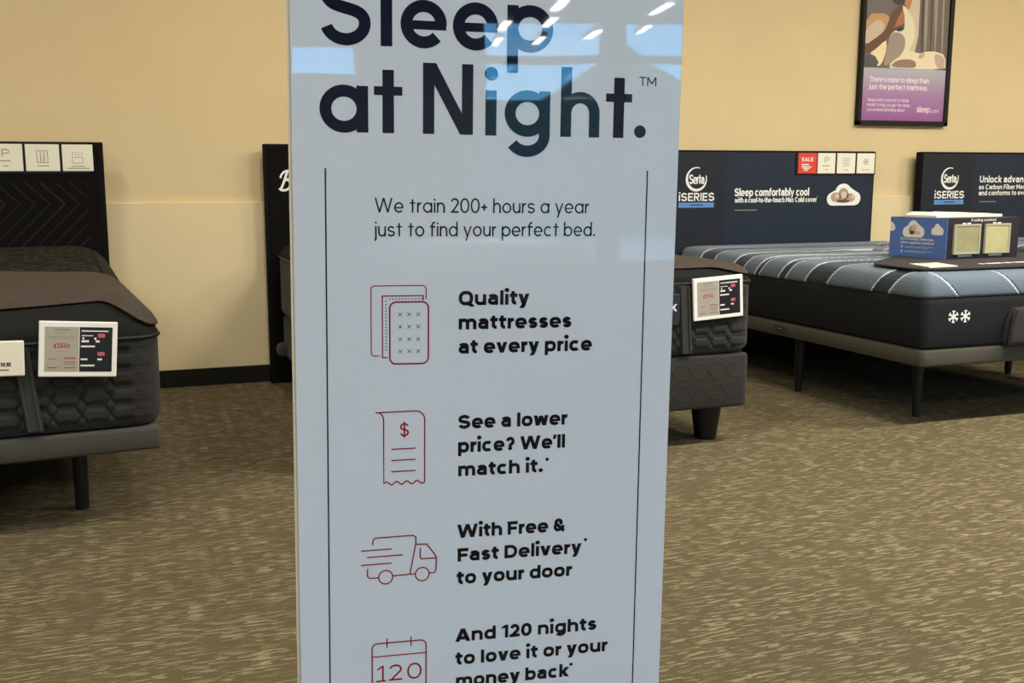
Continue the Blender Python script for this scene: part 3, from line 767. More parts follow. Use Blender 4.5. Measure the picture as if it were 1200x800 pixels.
def bed_base(name, label, loc, rz, hx, hy, z0, z1, legs, fab, rc=.03, leg=('round', .022, .017), bev=.012):
    r0 = empty(name, loc, rz)
    b1 = MB(); cushion(b1, hx, hy, [(.25, z0), (.02, z0), (.004, z0+.004), (0, z0+bev), (0, (z0+z1)/2), (0, z1-bev), (.004, z1-.004), (bev, z1), (.10, z1), (.3, z1), (hx-.01, z1)], rc, kf=12, ks=12, kh=12, ka=5)
    b1.build('platform', fab, r0)
    for x, y in legs:
        b1 = MB()
        if leg[0] == 'round': b1.cone((x, y, z0+.01), (x, y, 0), leg[1], leg[2], 20)
        else:
            a, c = leg[1], leg[2]
            b1.add([(x+sx*a, y+sy*a, z0+.01) for sx, sy in ((-1, -1), (1, -1), (1, 1), (-1, 1))] + [(x+sx*c, y+sy*c, 0) for sx, sy in ((-1, -1), (1, -1), (1, 1), (-1, 1))],
                   [(0, 1, 2, 3), (7, 6, 5, 4), (0, 4, 5, 1), (1, 5, 6, 2), (2, 6, 7, 3), (3, 7, 4, 0)])
        b1.build('leg', blackleg_m, r0)
    tag(r0, label, 'bed base')
    return r0

# ---- price signs: white acrylic frame holding a two-column price sheet
def price_sign(loc, rz, roll, w_, h_, label, price):
    r0 = empty('price_sign', loc, rz); r0.rotation_euler = (0, roll, rz)
    tag(r0, label, 'price sign')
    b1 = MB(); b1.box((-w_/2, -.006, -h_/2), (w_/2, .006, h_/2), .003); b1.build('frame', plastic_w, r0)
    bx, by = .016, .016; x0, x1, z0, z1 = -w_/2+bx, w_/2-bx*.9, -h_/2+by, h_/2-by; xm = x0+(x1-x0)*.5
    f = (0, -.0062, 0)
    b1 = MB(); b1.flat([rect(x0, z0, xm, z1)], f, SU, SV, .0002); sh = b1.build('price_sheet', paper_grey, r0, recalc=False)
    b1 = MB(); b1.flat([rect(xm+.002, z0, x1, z1)], f, SU, SV, .0002); s2 = b1.build('offer_sheet', paper_black, r0, recalc=False)
    W_, H_ = xm-x0, z1-z0
    R = lambda a, b2, c, d: rect(x0+a*W_, z0+b2*H_, x0+c*W_, z0+d*H_)
    b1 = MB(); b1.flat([R(.28, .92, .74, .95), R(.36, .86, .64, .875), R(.10, .77, .90, .785), R(.16, .73, .84, .742), R(.34, .45, .66, .462), R(.50, .05, .508, .38)], f, SU, SV, .0005); b1.build('small_lettering', ink_lite, sh, recalc=False)
    b1 = MB(); b1.flat(text_line(price, dict(THIN, w=.2), x0+.26*W_, x0+.74*W_, z0+.525*H_, .0088, .16) + [R(.58, .29, .92, .315), R(.10, .08, .38, .10), R(.58, .08, .92, .10), R(.34, .62, .66, .632)], f, SU, SV, .0005); b1.build('price_lettering', ink_red, sh, recalc=False)
    b1 = MB(); b1.flat([R(.58, .21, .90, .222), R(.58, .16, .90, .17), R(.12, .28, .36, .29)], f, SU, SV, .0005); b1.build('divider_marking', ink_dark, sh, recalc=False)
    X_ = x1-xm
    R2 = lambda a, b2, c, d: rect(xm+a*X_, z0+b2*H_, xm+c*X_, z0+d*H_)
    b1 = MB(); b1.flat([R2(.08, .90, .88, .93), R2(.08, .80, .42, .82), R2(.08, .66, .30, .71), R2(.10, .73, .16, .77), R2(.46, .72, .52, .77), R2(.50, .66, .62, .71), R2(.06, .55, .48, .59), R2(.06, .26, .26, .30), R2(.56, .26, .70, .30), R2(.06, .12, .48, .16)], f, SU, SV, .0005); b1.build('offer_lettering', ink_white, s2, recalc=False)
    for zb_ in (.77, .36): b1 = MB(); b1.flat([rrect(xm+.56*X_, z0+zb_*H_, xm+.78*X_, z0+(zb_+.09)*H_, .004)], f, SU, SV, .0005); b1.build('red_badge', mat('pink_red_badge', srgb(200, 96, 104)), s2, recalc=False)
    return r0

# ---- feature cards slotted along the top of the headboards
def icon_P(s): return letters('P', dict(THIN, w=.12), -.014, -.004, .022, .020)[0]
def feature_card(loc, rz, w_, h_, label, kind, face=None):
    r0 = empty('feature_card', loc, rz)
    tag(r0, label, 'card', 'feature cards on the headboards')
    b1 = MB(); b1.box((-w_/2, -.004, -h_/2), (w_/2, 0, h_/2), .001, seg=1); b1.build('card', face or card_m, r0)
    f = (0, -.004, 0); p = []; S_ = min(w_, h_)
    if kind == 'P':
        p += letters('P', dict(THIN, w=.15), -.016, .002, .034, .028)[0] + [rect(-.034, -.018, .022, -.013), rect(-.012, -.042, .012, -.038)]
    elif kind == 'mattress':
        for k in range(4): p += ribbon([(-.026+k*.0165, .030), (-.024+k*.0158, -.022)], .0035)
        p += ribbon([(-.030, .033), (.028, .033)], .003) + ribbon([(-.028, -.024), (.026, -.024)], .003) + ribbon([(-.010, .03), (-.006, -.02)], .002) + ribbon([(.008, .03), (.004, -.02)], .002)
        p += [rect(-.024, -.042, .028, -.038)]
    elif kind == 'cooling':
        for k in range(4): p += ribbon([(-.020+k*.0135, .008), (-.023+k*.0135, .018), (-.019+k*.0135, .028)], .0022)
        p += ribbon(rrect(-.026, -.026, .024, .002, .006)[:-1], .0025, True) + [rect(-.030, -.043, .032, -.039), rect(-.050, -.053, .054, -.049)]
    elif kind == 'grid':
        for k in range(4):
            p += ribbon([(-.021+k*.014, -.018), (-.021+k*.014, .034)], .002) + ribbon([(-.023, -.016+k*.016), (.023, -.016+k*.016)], .002)
        p += [rect(-.016, -.044, .016, -.040)]
    elif kind == 'flake':
        for k in range(3):
            a = math.pi*k/3; p += ribbon([(.022*math.cos(a), .010+.022*math.sin(a)), (-.022*math.cos(a), .010-.022*math.sin(a))], .0035)
        p += ribbon(arc(0, .010, .017, .017, 0, 345, 20), .0025, True) + [rect(-.030, -.042, .030, -.038)]
    elif kind == 'sale':
        p += text_line('SALE', SEMI, -.047, .042, .012, .0175, .16)
        p += [rect(-.045, -.012, .010, -.004), rect(-.045, -.026, .030, -.019), rect(-.035, -.036, .018, -.030), rect(-.028, -.047, .005, -.041)]
    b1 = MB(); b1.flat(p, f, SU, SV, .0004); b1.build('icon' if kind != 'sale' else 'sale_lettering', ink_white if kind == 'sale' else ink_lite, r0, recalc=False)
    return r0

# ------------------------------------------------------------------ left bed: black mattress on grey base, turned slightly
LZ = math.atan2(.092, .996)
lu, ld = Vector((.996, .092, 0)), Vector((-.092, .996, 0))
Lc = Vector((.054, 3.209, 0)) + lu*(-.765) + ld*1.015
bed_base('bed_base', 'dark grey bed base on slim black legs, below the chevron-stitched headboard', Lc, LZ, .765, 1.015, .248, .324, [(.531, -.72), (-.531, -.72), (.531, .75), (-.531, .75)], grey_fab, rc=.02, leg=('round', .026, .022))
MLr = empty('mattress', Lc, LZ)
tag(MLr, 'black quilted mattress with brown foot protector below the chevron-stitched headboard', 'mattress')
black_mattress(MLr, .778, 1.02, .325, .605, .742, .062)
straps(MLr, .778, 1.02, (.405, -.405), .345, .60, -.026)
for k, x in enumerate((.10, -.10)):
    b1 = MB(); b1.box((x-.16 if x > 0 else x-.13, -1.032, .46), (x+.13 if x > 0 else x+.16, -1.015, .66), .006); b1.build('foot_pocket', pipe_m, MLr) if k == 0 else None
protector(MLr, .778, 1.02, .605, .742, 1.02,
          lambda x, y: .706 - .012*math.cos(x*4) - .085*sstep(.60, .77, abs(x)) - .02*sstep(-1.0, -.4, y))
def Lpt(u_, z, out): p = Vector((.054, 3.209, 0)) + lu*u_ - ld*out; return (p.x, p.y, z)
price_sign(Lpt(-.228, .588, .031), LZ, .079, .218, .166, 'white framed price sign on the mattress below the chevron-stitched headboard', '$3499')
# a second card with the maker's ending letters, cut by the photo's edge
r0 = empty('brand_card', Lpt(-.496, .577, .033), LZ); r0.rotation_euler = (0, .04, LZ)
tag(r0, 'cream name card hanging beside the price sign below the chevron-stitched headboard', 'card')
b1 = MB(); b1.box((-.12, -.006, -.052), (.12, .006, .052), .004); b1.build('card', card_m, r0)
b1 = MB(); b1.flat(text_line('URE', BOLD, .040, .084, -.022, .0085, .16) + [rect(.030, -.034, .078, -.031)], (0, -.0062, 0), SU, SV, .0003); b1.build('lettering', ink_dark, r0, recalc=False)
b1 = MB(); b1.flat(ribbon(arc(-.01, -.02, .055, .055, 100, 30, 12), .008), (0, -.0062, 0), SU, SV, .0003); b1.build('emblem', plastic_w, r0, recalc=False)

# ---- headboards
def headboard(label, x0, x1, yf, z1, face, rz=0.0, border=.022, leg_to=0.0):
    r0 = empty('headboard', ((x0+x1)/2, yf, 0), rz); w_ = (x1-x0)/2
    tag(r0, label, 'headboard')
    b1 = MB(); b1.box((-w_, 0, 0.0), (w_, .045, z1), .004); b1.build('board', hb_edge, r0)
    b1 = MB(); b1.box((-w_+border, -.006, .10), (w_-border, .001, z1-.012), .002); b1.build('face_panel', face, r0)
    return r0
# left: chevron stitched
YH = 5.385
HL = headboard('black chevron-stitched headboard with three cream cards along its top', -1.70, -.117, YH, 1.288, hb_black)
b1 = MB(); pol = []
zc, wv_ = .985, .79
for k in range(-24, 27):
    xk = k*.068-.012
    for seg in (((xk, zc), (xk-.36, zc+.36)), ((xk, zc), (xk-.50, zc-.50))):
        (xa, za), (xb, zb_) = seg
        pts = [(xa+(xb-xa)*i/40, za+(zb_-za)*i/40) for i in range(41)]
        pts = [q for q in pts if abs(q[0]) < wv_-.075 and .30 < q[1] < 1.10]
        if len(pts) > 2: pol += ribbon([pts[0], pts[-1]], .005 if (k-9) % 4 else .009)
b1.flat(pol, (0, -.006, 0), SU, SV, .0006); b1.build('chevron_stitching', mat('raised_black_thread', srgb(33, 29, 25), 0.7, .2), HL, recalc=False)
b1 = MB(); b1.box((-.77, -.010, 1.135), (.725, -.005, 1.284)); b1.build('card_rail', black_m, HL)
feature_card((-.562, YH-.010, 1.2105), 0, .154, .130, 'cream card printed with a letter P on the chevron-stitched headboard', 'P')
feature_card((-.396, YH-.010, 1.2105), 0, .154, .129, 'cream card with a striped icon on the chevron-stitched headboard', 'mattress')
feature_card((-.2355, YH-.010, 1.2105), 0, .142, .129, 'cream card with a heat-waves icon at the end of the chevron-stitched headboard', 'cooling')

# ------------------------------------------------------------------ middle bed, mostly behind the sign
Cc_ = (1.560, 4.435, 0)
CB = bed_base('box_spring', 'dark quilted box spring on tapered black legs behind the sign', Cc_, 0, .812, .975, .162, .384, [(.710, -.815), (-.71, -.815), (.688, .80), (-.688, .80)], box_fab, rc=.035, leg=('round', .068, .045), bev=.014)
b1 = MB()
for r_ in range(2):
    for sgn in (1, -1):
        pts = []
        for i in range(200):
            x = -.76+1.52*i/199; tri = abs(((x/.165) % 1.0)*4-2)-1; f_ = max(-1., min(1., tri*1.9))
            pts.append((x, -.9745, .235+r_*.085+sgn*f_*.03))
        b1.tube(pts, .0022, 5)
b1.build('quilting', box_fab, CB)
b1 = MB(); b1.box((-.86, .84, .168), (-.40, .93, .243), .03, seg=4); tag(b1.build('head_rail', grey_fab, CB), 'grey padded rail under the head end')
MC = empty('mattress', Cc_, 0)
tag(MC, 'black quilted mattress on a box spring, partly hidden behind the tall sign', 'mattress')
black_mattress(MC, .827, .982, .385, .675, .76, .03)
straps(MC, .827, .982, (.508, -.508), .40, .665, -.018)
b1 = MB(); b1.box((.272, -.990, .515), (.470, -.978, .64), .004); lb = b1.build('name_label', mat('deep_navy_label', srgb(30, 32, 44), .6), MC)
b1 = MB(); b1.flat(text_line('BLACK', BOLD, .312, .453, .573, .0215, .2), (0, -.990, 0), SU, SV, .0005); b1.build('lettering', ink_white, lb, recalc=False)
protector(MC, .827, .982, .675, .76, 1.15,
          lambda x, y: .731 - .03*sstep(.62, .80, abs(x)))
price_sign((2.195, 3.44, .620), 0, -.057, .225, .169, 'white framed price sign on the mattress partly hidden behind the tall sign', '$2199')
HC = headboard('plain black headboard with a white script B, mostly hidden behind the tall sign', .68, 2.26, 5.445, 1.289, hb_black)
# script initial and the name after it
b1 = MB(); pol = []
bx0, bz0, k = -.717, 1.045, .105
P_ = lambda q: [(bx0+x*k*.66+.20*y*k*.6, bz0+y*k) for x, y in q]
pol += ribbon(P_(bez((.55, 1.02), (.45, .7), (.30, .2), (.12, .02), 12)), .013)
pol += ribbon(P_(bez((.05, .62), (.10, .95), (.55, 1.08), (.85, .92), 10) + bez((.85, .92), (1.05, .75), (.75, .55), (.42, .54), 10)), .011)
pol += ribbon(P_(bez((.42, .54), (.95, .58), (1.0, .10), (.55, .02), 12) + bez((.55, .02), (.30, -.02), (.12, .02), (.05, .12), 8)), .012)
pol += text_line('eautyrest', LIGHT, -.638, .0, 1.05, .045, .12, .25)
b1.flat(pol, (0, -.006, 0), SU, SV, .0008); b1.build('script_lettering', ink_white, HC, recalc=False)

# ------------------------------------------------------------------ right bed with the blue ribbed mattress, and the next one along
RC = (3.945, 4.405, 0)
RB = bed_base('bed_base', 'grey upholstered bed base on slim black legs under the blue ribbed mattress', RC, 0, .765, 1.015, .280, .357, [(-.548, -.765), (.548, -.765), (-.70, -.10), (.70, -.10), (-.55, .85), (.55, .85)], mat('warm_grey_upholstery', srgb(76, 71, 59), .9, .2, noise=.12, nscale=350, bump=.3, sheen=.1), rc=.025, leg=('round', .026, .017))
b1 = MB(); b1.box((-.769, -.085, .300), (-.762, .028, .340), .003); pp = b1.build('port_panel', mat('dark_grey_upholstered_panel', srgb(60, 57, 49), .8), RB)
b1 = MB(); b1.box((-.7705, -.045, .312), (-.767, .005, .332), .002); b1.build('socket_plate', black_m, pp)
for yy in (-.030, -.013): b1 = MB(); b1.box((-.7715, yy-.004, .318), (-.7695, yy+.004, .326)); b1.build('socket', ink_lite, pp)
MR = empty('mattress', RC, 0)
tag(MR, 'blue ribbed mattress with charcoal sides and two white snowflakes on its foot', 'mattress')
HX, HY = .765, 1.015
b1 = MB(); cushion(b1, HX, HY, [(.3, .358), (.02, .358), (.006, .362), (0, .375), (0, .46), (0, .55), (.004, .578), (.02, .586), (.2, .59)], .032, kf=20, ks=20, kh=20, ka=6)
b1.build('side_border', darkside_m, MR)
SIDE = [(-.4, .232), (.332, .657), (.812, .982), (1.032, 1.212), (1.242, 1.377), (1.477, 1.697), (1.837, 2.3)]
FOOT = [(-.2, .178), (.181, .515), (.519, 1.8)]
def weave(x, y, z, d):
    up = min(max(z-.58, 0), .1); fy = y+HY; fx = x+HX; sd = min(fx, 2*HX-fx)
    if fy < sd and fy < .10:
        xx = fx if x < 0 else 2*HX-fx
        c, iv, rim = xx+up*1.0, FOOT, 1
    else: c, iv, rim = fy+up*.85+.10*(1-math.cos(min(sd, .5)/.5*math.pi))*.35, SIDE, 0
    best = 0.0
    for a, b2 in iv:
        if a <= c <= b2:
            e_ = (b2-c) if rim else min(c-a, b2-c); return 1.0 if e_ < .009 else (.62 if e_ < .016 else .5)
    return 0.0
def qwarp(x, y, z, d):
    g = weave(x, y, z, d)
    s_ = .006 if g == 0 else 0.0
    return (x*(1-s_/HX), y*(1-s_/HY), z-s_*.8*(1 if z > .65 else 0)+.012*sstep(.2, 1.0, y)*(1 if z > .65 else 0))
qp = [(.02, .579), (.004, .581), (-.003, .588), (-.005, .598), (-.005, .610), (-.004, .622), (-.002, .634), (.001, .645), (.005, .654), (.010, .662), (.017, .669), (.026, .675), (.04, .680), (.06, .684), (.09, .687), (.13, .689), (.18, .690), (.24, .691), (.31, .692), (.40, .692), (.50, .692), (.60, .692), (.70, .692), (HX-.004, .692)]
qf = []
for i in range(len(qp)-1):
    k = 4 if i < 12 else (2 if i < 18 else 1)
    for j in range(k): qf.append((qp[i][0]+(qp[i+1][0]-qp[i][0])*j/k, qp[i][1]+(qp[i+1][1]-qp[i][1])*j/k))
qf.append(qp[-1])
b1 = MB(); cushion(b1, HX, HY, qf, .035, kf=380, ks=320, kh=60, ka=10, warp=qwarp, weave=weave)
b1.build('ribbed_cover', quilt_m, MR)
for cx in (3.331-3.945, 3.396-3.945):
    fl = []
    for k in range(3):
        a = math.pi/2+math.pi*k/3; c_, s_ = math.cos(a), math.sin(a)
        fl += ribbon([(cx+.027*c_, .497+.027*s_), (cx-.027*c_, .497-.027*s_)], .008)
        for sg in (1, -1):
            ex, ez = cx+sg*.019*c_, .497+sg*.019*s_
            for da in (.85, -.85):
                fl += ribbon([(ex, ez), (ex+.010*math.cos(a+da)*sg, ez+.010*math.sin(a+da)*sg)], .005)
    b1 = MB(); b1.flat(fl, (0, -HY, 0), SU, SV, .0012); tag(b1.build('snowflake_marking', ink_white, MR, recalc=False), 'white snowflake')
b1 = MB(); cushion(b1, .30, .022, [(.018, .360), (.004, .364), (0, .38), (0, .43), (.0, .47), (.002, .50), (.006, .515), (.014, .524), (.02, .526)], .02, kf=24, ks=4, kh=24, ka=5,
                   warp=lambda x, y, z, d: (x*(1-.09*sstep(.38, .53, z))-.04, y-HY-.018, z))
tag(b1.build('foot_pouch', box_fab, MR), 'dark brown quilted pouch')
b1 = MB(); b1.tube([(-.343-.0+.0+.002, -HY-.040, .364), (-.338, -HY-.041, .42), (-.330, -HY-.041, .47), (-.318, -HY-.040, .505), (-.30, -HY-.038, .522)], .006, 8); b1.build('pouch_piping', pipe_m, MR)

HRx0, HRx1, HRy = 3.05, 4.624, 5.45
HR = headboard('navy printed headboard with red sale card and small cloud picture, behind the blue ribbed mattress', HRx0, HRx1, HRy, 1.274, hb_navy, border=.014)
def logo(parent):
    b1 = MB(); b1.box((-.773, -.009, .10), (-.335, -.005, 1.260)); lp = b1.build('logo_panel', hb_navy_dark, parent)
    cx, cz = -.544, 1.098; ring = []
    for i in range(46):
        a0, a1 = math.radians(72+305*i/46), math.radians(72+305*(i+1)/46)
        def pt(a, o_): return (cx+.074*math.cos(a), cz+.074*math.sin(a)) if o_ else (cx+.004+.0625*math.cos(a), cz+.005+.0625*math.sin(a))
        ring.append([pt(a0, 1), pt(a1, 1), pt(a1, 0), pt(a0, 0)])
    b1 = MB(); b1.flat(ring + text_line('Serta', dict(SEMI, w=.22), cx-.048, cx+.054, cz-.028, .042, .12), (0, -.009, 0), SU, SV, .0006); b1.build('ring_logo', ink_white, lp, recalc=False)
    b1 = MB(); b1.flat(text_line('iSERIES', dict(BOLD, w=.24), -.663, -.414, .966, .038, .16), (0, -.009, 0), SU, SV, .0006); b1.build('series_lettering', ink_white, lp, recalc=False)
    b1 = MB(); b1.flat([rect(-.664, .926, -.416, .957)], (0, -.009, 0), SU, SV, .0006); bb = b1.build('blue_bar', blue_bar, lp, recalc=False)
    b1 = MB(); b1.flat([rect(-.585, .939, -.495, .945)], (0, -.009, 0), SU, SV, .0010); b1.build('small_lettering', hb_navy, bb, recalc=False)
logo(HR)
XR = 3.837
b1 = MB(); b1.flat(text_line('Sleep comfortably cool', SEMI, 3.569-XR, 4.118-XR, .993, .036, .14) + text_line('with a cool-to-the-touch Max Cold cover*', SEMI, 3.571-XR, 4.185-XR, .953, .0235, .16), (0, -.006, 0), SU, SV, .0006)
b1.build('slogan_lettering', ink_white, HR, recalc=False)
b1 = MB(); b1.flat([rect(3.572-XR, .904, 3.734-XR, .909)], (0, -.006, 0), SU, SV, .0006); b1.build('fine_print', ink_lite, HR, recalc=False)
def blobs(parent, cx, cz, w_, h_, o, u, v, sets, name='cloud_picture'):
    b1 = MB(); b1.flat([cloud(cx, cz, w_, h_)], o, u, v, .0006, 0)
    for mi, (bx, bz, rx, rz_) in sets: b1.flat([arc(cx+bx*w_, cz+bz*h_, rx*w_, rz_*h_, 0, 340, 17)], o, u, v, .0009+.0002*mi, mi)
    return b1.build(name, [cloud_w, rock_a, rock_b, rock_c], parent, recalc=False)
blobs(HR, 4.388-XR, .998, .262, .140, (0, -.006, 0), SU, SV, [(1, (-.24, -.12, .15, .22)), (1, (.18, -.14, .16, .20)), (1, (-.02, .02, .15, .28)), (2, (.0, -.02, .09, .16)), (2, (-.20, -.06, .07, .10)), (3, (-.02, -.30, .20, .08)), (2, (.27, -.10, .06, .10))])
b1 = MB(); b1.box((4.008-XR, -.012, 1.124), (4.618-XR, -.005, 1.268)); b1.build('card_rail', black_m, HR)
feature_card((4.0905, HRy-.012, 1.1965), 0, .139, .128, 'red SALE card in the row of cards on a navy headboard', 'sale', sale_red)
feature_card((4.235, HRy-.012, 1.1965), 0, .134, .128, 'cream letter-P card touching the red SALE card', 'P')
feature_card((4.386, HRy-.012, 1.1965), 0, .141, .128, 'cream card with a grid icon on the navy headboard with the SALE card', 'grid')
feature_card((4.539, HRy-.012, 1.1965), 0, .138, .128, 'cream card with a round snowflake icon at the corner of the navy headboard', 'flake')

# next bed along: copies of the base and mattress, its own headboard
def copy_tree(o, parent=None):
    c = o.copy(); C.objects.link(c)
    if parent is not None: c.parent = parent
    for ch in list(o.children): copy_tree(ch, c)
    return c
DX = 1.943
FB = copy_tree(RB); FB.location.x += DX; FB['label'] = 'grey upholstered bed base under the headboard reading Unlock advanced'
FM = copy_tree(MR); FM.location.x += DX; FM['label'] = 'second blue ribbed mattress, glimpsed behind the display box under the Unlock advanced headboard'
HF = headboard('navy printed headboard reading Unlock advanced, behind the display box', HRx0+DX, HRx1+DX, HRy, 1.274, hb_navy, border=.014)
logo(HF)
XF = XR+DX
b1 = MB(); b1.flat(text_auto('Unlock advanced', SEMI, 5.495-XF, 1.071, .0335, .14) + text_auto('as Carbon Fiber Memory Foam', SEMI, 5.492-XF, 1.025, .0235, .14) + text_auto('and conforms to every curve', SEMI, 5.494-XF, .985, .0235, .14), (0, -.006, 0), SU, SV, .0006)
b1.build('slogan_lettering', ink_white, HF, recalc=False)
b1 = MB(); b1.flat([rect(5.50-XF, .939, 5.65-XF, .944)], (0, -.006, 0), SU, SV, .0006); b1.build('fine_print', ink_lite, HF, recalc=False)

# ---- felt mat, display box and card on the blue mattress
r0 = empty('foot_mat', (3.945, 3.80, .6935))
tag(r0, 'charcoal felt mat on the foot of the blue ribbed mattress under the display box', 'mat')
shape = [(-.70, -.31), (-.62, -.345), (.60, -.345), (.68, -.30), (.70, .30), (.66, .36), (-.26, .37), (-.66, .04), (-.71, -.03), (-.72, -.25)]
b1 = MB(); b1.slab(shape, 0, .006); b1.build('felt', mat_m, r0)
b1 = MB(); dash_ = []; x = -.28
for w_ in (.03, .10, .05, .08, .06, .09): dash_.append([(x, -.215+.06*(x+.28)), (x+w_, -.215+.06*(x+.28+w_)), (x+w_+.012, -.175+.06*(x+.28+w_)), (x+.012, -.175+.06*(x+.28))]); x += w_+.012
b1.flat(dash_, (0, 0, .006), (1, 0, 0), (0, 1, 0), .0004); b1.build('white_lettering', ink_white, r0, recalc=False)

r0 = empty('display_box', (3.735, 3.875, .7004), math.radians(3))
tag(r0, 'blue and black display box with two olive foam swatches on the blue mattress', 'display box')
BW, BD, BH = .475, .36, .197
b1 = MB(); b1.box((0, 0, 0), (BW, BD, BH), .002, seg=1); b1.build('body', box_black, r0)
b1 = MB(); b1.box((-.004, -.002, 0), (-.0005, BD, BH)); sp_ = b1.build('side_panel', blue_box, r0)
SIO, SIU, SIV = (-.004, BD, 0), (0, -1, 0), (0, 0, 1)
blobs(sp_, .155, .140, .14, .085, SIO, SIU, SIV, [(1, (-.06, -.06, .16, .24)), (2, (.02, .04, .12, .22)), (3, (-.06, -.22, .12, .12)), (2, (.2, -.22, .12, .1))])
b1 = MB(); b1.flat([cloud(.305, .142, .075, .055), [(0, .170), (.012, .170), (.03, .155), (.035, .135), (.02, .125), (0, .125)]], SIO, SIU, SIV, .0006); b1.build('cloud_marking', cloud_w, sp_, recalc=False)
b1 = MB(); b1.flat(text_line('Eco-friendly materials,', SEMI, .075, .29, .083, .0095, .15) + text_line('more superior comfort', SEMI, .075, .29, .065, .0095, .15), SIO, SIU, SIV, .0006); b1.build('lettering', ink_white, sp_, recalc=False)
b1 = MB(); b1.flat([arc(.085, .049, .008, .008, 0, 340, 12), arc(.085, .026, .008, .008, 0, 340, 12), rect(.105, .050, .285, .053), rect(.105, .044, .255, .047), rect(.105, .028, .285, .031), rect(.105, .022, .24, .025)], SIO, SIU, SIV, .0006); b1.build('small_lettering', mat('pale_blue_ink', srgb(170, 188, 220)), sp_, recalc=False)
for x0, x1, m_ in ((.045, .202, swatch_a), (.246, .400, swatch_b)):
    b1 = MB(); z0_, z1_ = .028, .162
    b1.box((x0, -.008, z0_), (x1, 0, z1_), .004); sw = b1.build('foam_swatch', m_, r0)
    q = MB()
    for lo, hi in (((x0-.006, -.011, z0_-.006), (x0+.004, 0, z1_+.006)), ((x1-.004, -.011, z0_-.006), (x1+.006, 0, z1_+.006)), ((x0, -.011, z0_-.006), (x1, 0, z0_+.004)), ((x0, -.011, z1_-.004), (x1, 0, z1_+.006))): q.box(lo, hi)
    q.build('swatch_frame', mat('beige_swatch_frame', srgb(176, 172, 148), .6), sw)
    q = MB(); xm_ = (x0+x1)/2; q.flat([rect(xm_-.045, .010, xm_+.045, .017), rect(xm_-.028, .168, xm_-.006, .174), rect(xm_+.002, .168, xm_+.026, .174)], (0, 0, 0), SU, SV, .0006); q.build('swatch_caption', ink_white, sw, recalc=False)
b1 = MB(); b1.flat(text_line('Cooling comfort', SEMI, .150, .315, .180, .0095, .15), (0, 0, 0), SU, SV, .0006); b1.build('title_lettering', ink_white, r0, recalc=False)
b1 = MB(); top = [(0.03, 0)]
for i in range(41):
    a = i/40; top.append((.03+.44*a, .010+.014*abs(math.sin(a*math.pi*3.5))*(1-.55*a)+.004*math.sin(a*17)))
top.append((.47, 0)); b1.prism([(x, BH+z) for x, z in top], .10, .30); tag(b1.build('cloud_top', mat('white_fleece', srgb(240, 236, 220), .8), r0), 'white cloud-shaped top')

r0 = empty('leaflet', (3.40, 3.60, .7004))
tag(r0, 'small cream leaflet lying on the charcoal mat in front of the display box', 'leaflet')
b1 = MB(); b1.slab([(-.05, .085), (.115, .10), (.055, -.09), (-.115, -.105)], 0, .004); b1.build('sheet', card_m, r0)
b1 = MB(); b1.flat([[(-.02, .07), (.08, .083), (.075, .068), (-.025, .055)], [(-.04, .02), (.07, .034), (.066, .024), (-.044, .010)]], (0, 0, .004), (1, 0, 0), (0, 1, 0), .0004); b1.build('leaflet_lettering', ink_lite, r0, recalc=False)

# ------------------------------------------------------------------ framed poster on the back wall
PY = 5.52
r0 = empty('framed_poster', (4.89, PY, 1.447))
tag(r0, 'black framed wall poster of a woman in bed above a purple caption', 'poster')
W2 = .365; PH = 1.10
b1 = MB()
for lo, hi in (((-W2, -.008, 0), (-W2+.024, .031, PH)), ((W2-.032, -.008, 0), (W2, .031, PH)), ((-W2, -.008, 0), (W2, .031, .030)), ((-W2, -.008, PH-.03), (W2, .031, PH))): b1.box(lo, hi, .003)
b1.build('frame', black_m, r0)
cap_m = bpy.data.materials.new('lavender_to_purple_print'); cap_m.use_nodes = True
n, l = cap_m.node_tree.nodes, cap_m.node_tree.links
b = n['Principled BSDF']; b.inputs['Roughness'].default_value = .4
tc = n.new('ShaderNodeTexCoord'); sx_ = n.new('ShaderNodeSeparateXYZ'); mr = n.new('ShaderNodeMapRange'); mr.inputs[1].default_value = .03; mr.inputs[2].default_value = .365
rp = n.new('ShaderNodeValToRGB'); rp.color_ramp.elements[0].color = srgb(150, 84, 146); rp.color_ramp.elements[1].color = srgb(180, 178, 184)
e = rp.color_ramp.elements.new(.5); e.color = srgb(166, 124, 164)
l.new(tc.outputs['Object'], sx_.inputs[0]); l.new(sx_.outputs['Z'], mr.inputs[0]); l.new(mr.outputs[0], rp.inputs[0]); l.new(rp.outputs[0], b.inputs['Base Color'])
b1 = MB(); b1.box((-W2+.02, .004, .025), (W2-.028, .028, .365)); cp = b1.build('caption_panel', cap_m, r0)
def PP(cx, cy):
    px, py = 1000+cx/9.408, cy/9.408
    L_, R_ = 1014-.038*py, 1115.5-.083*py
    return (-W2+.024+(.730-.056)*(px-L_)/(R_-L_), .363+(79.5+(px-1011)*.03-py)*.0054)
pc = lambda r, g, b_: mat('poster_ink_%d_%d_%d' % (r, g, b_), srgb(r, g, b_), .45, .4)
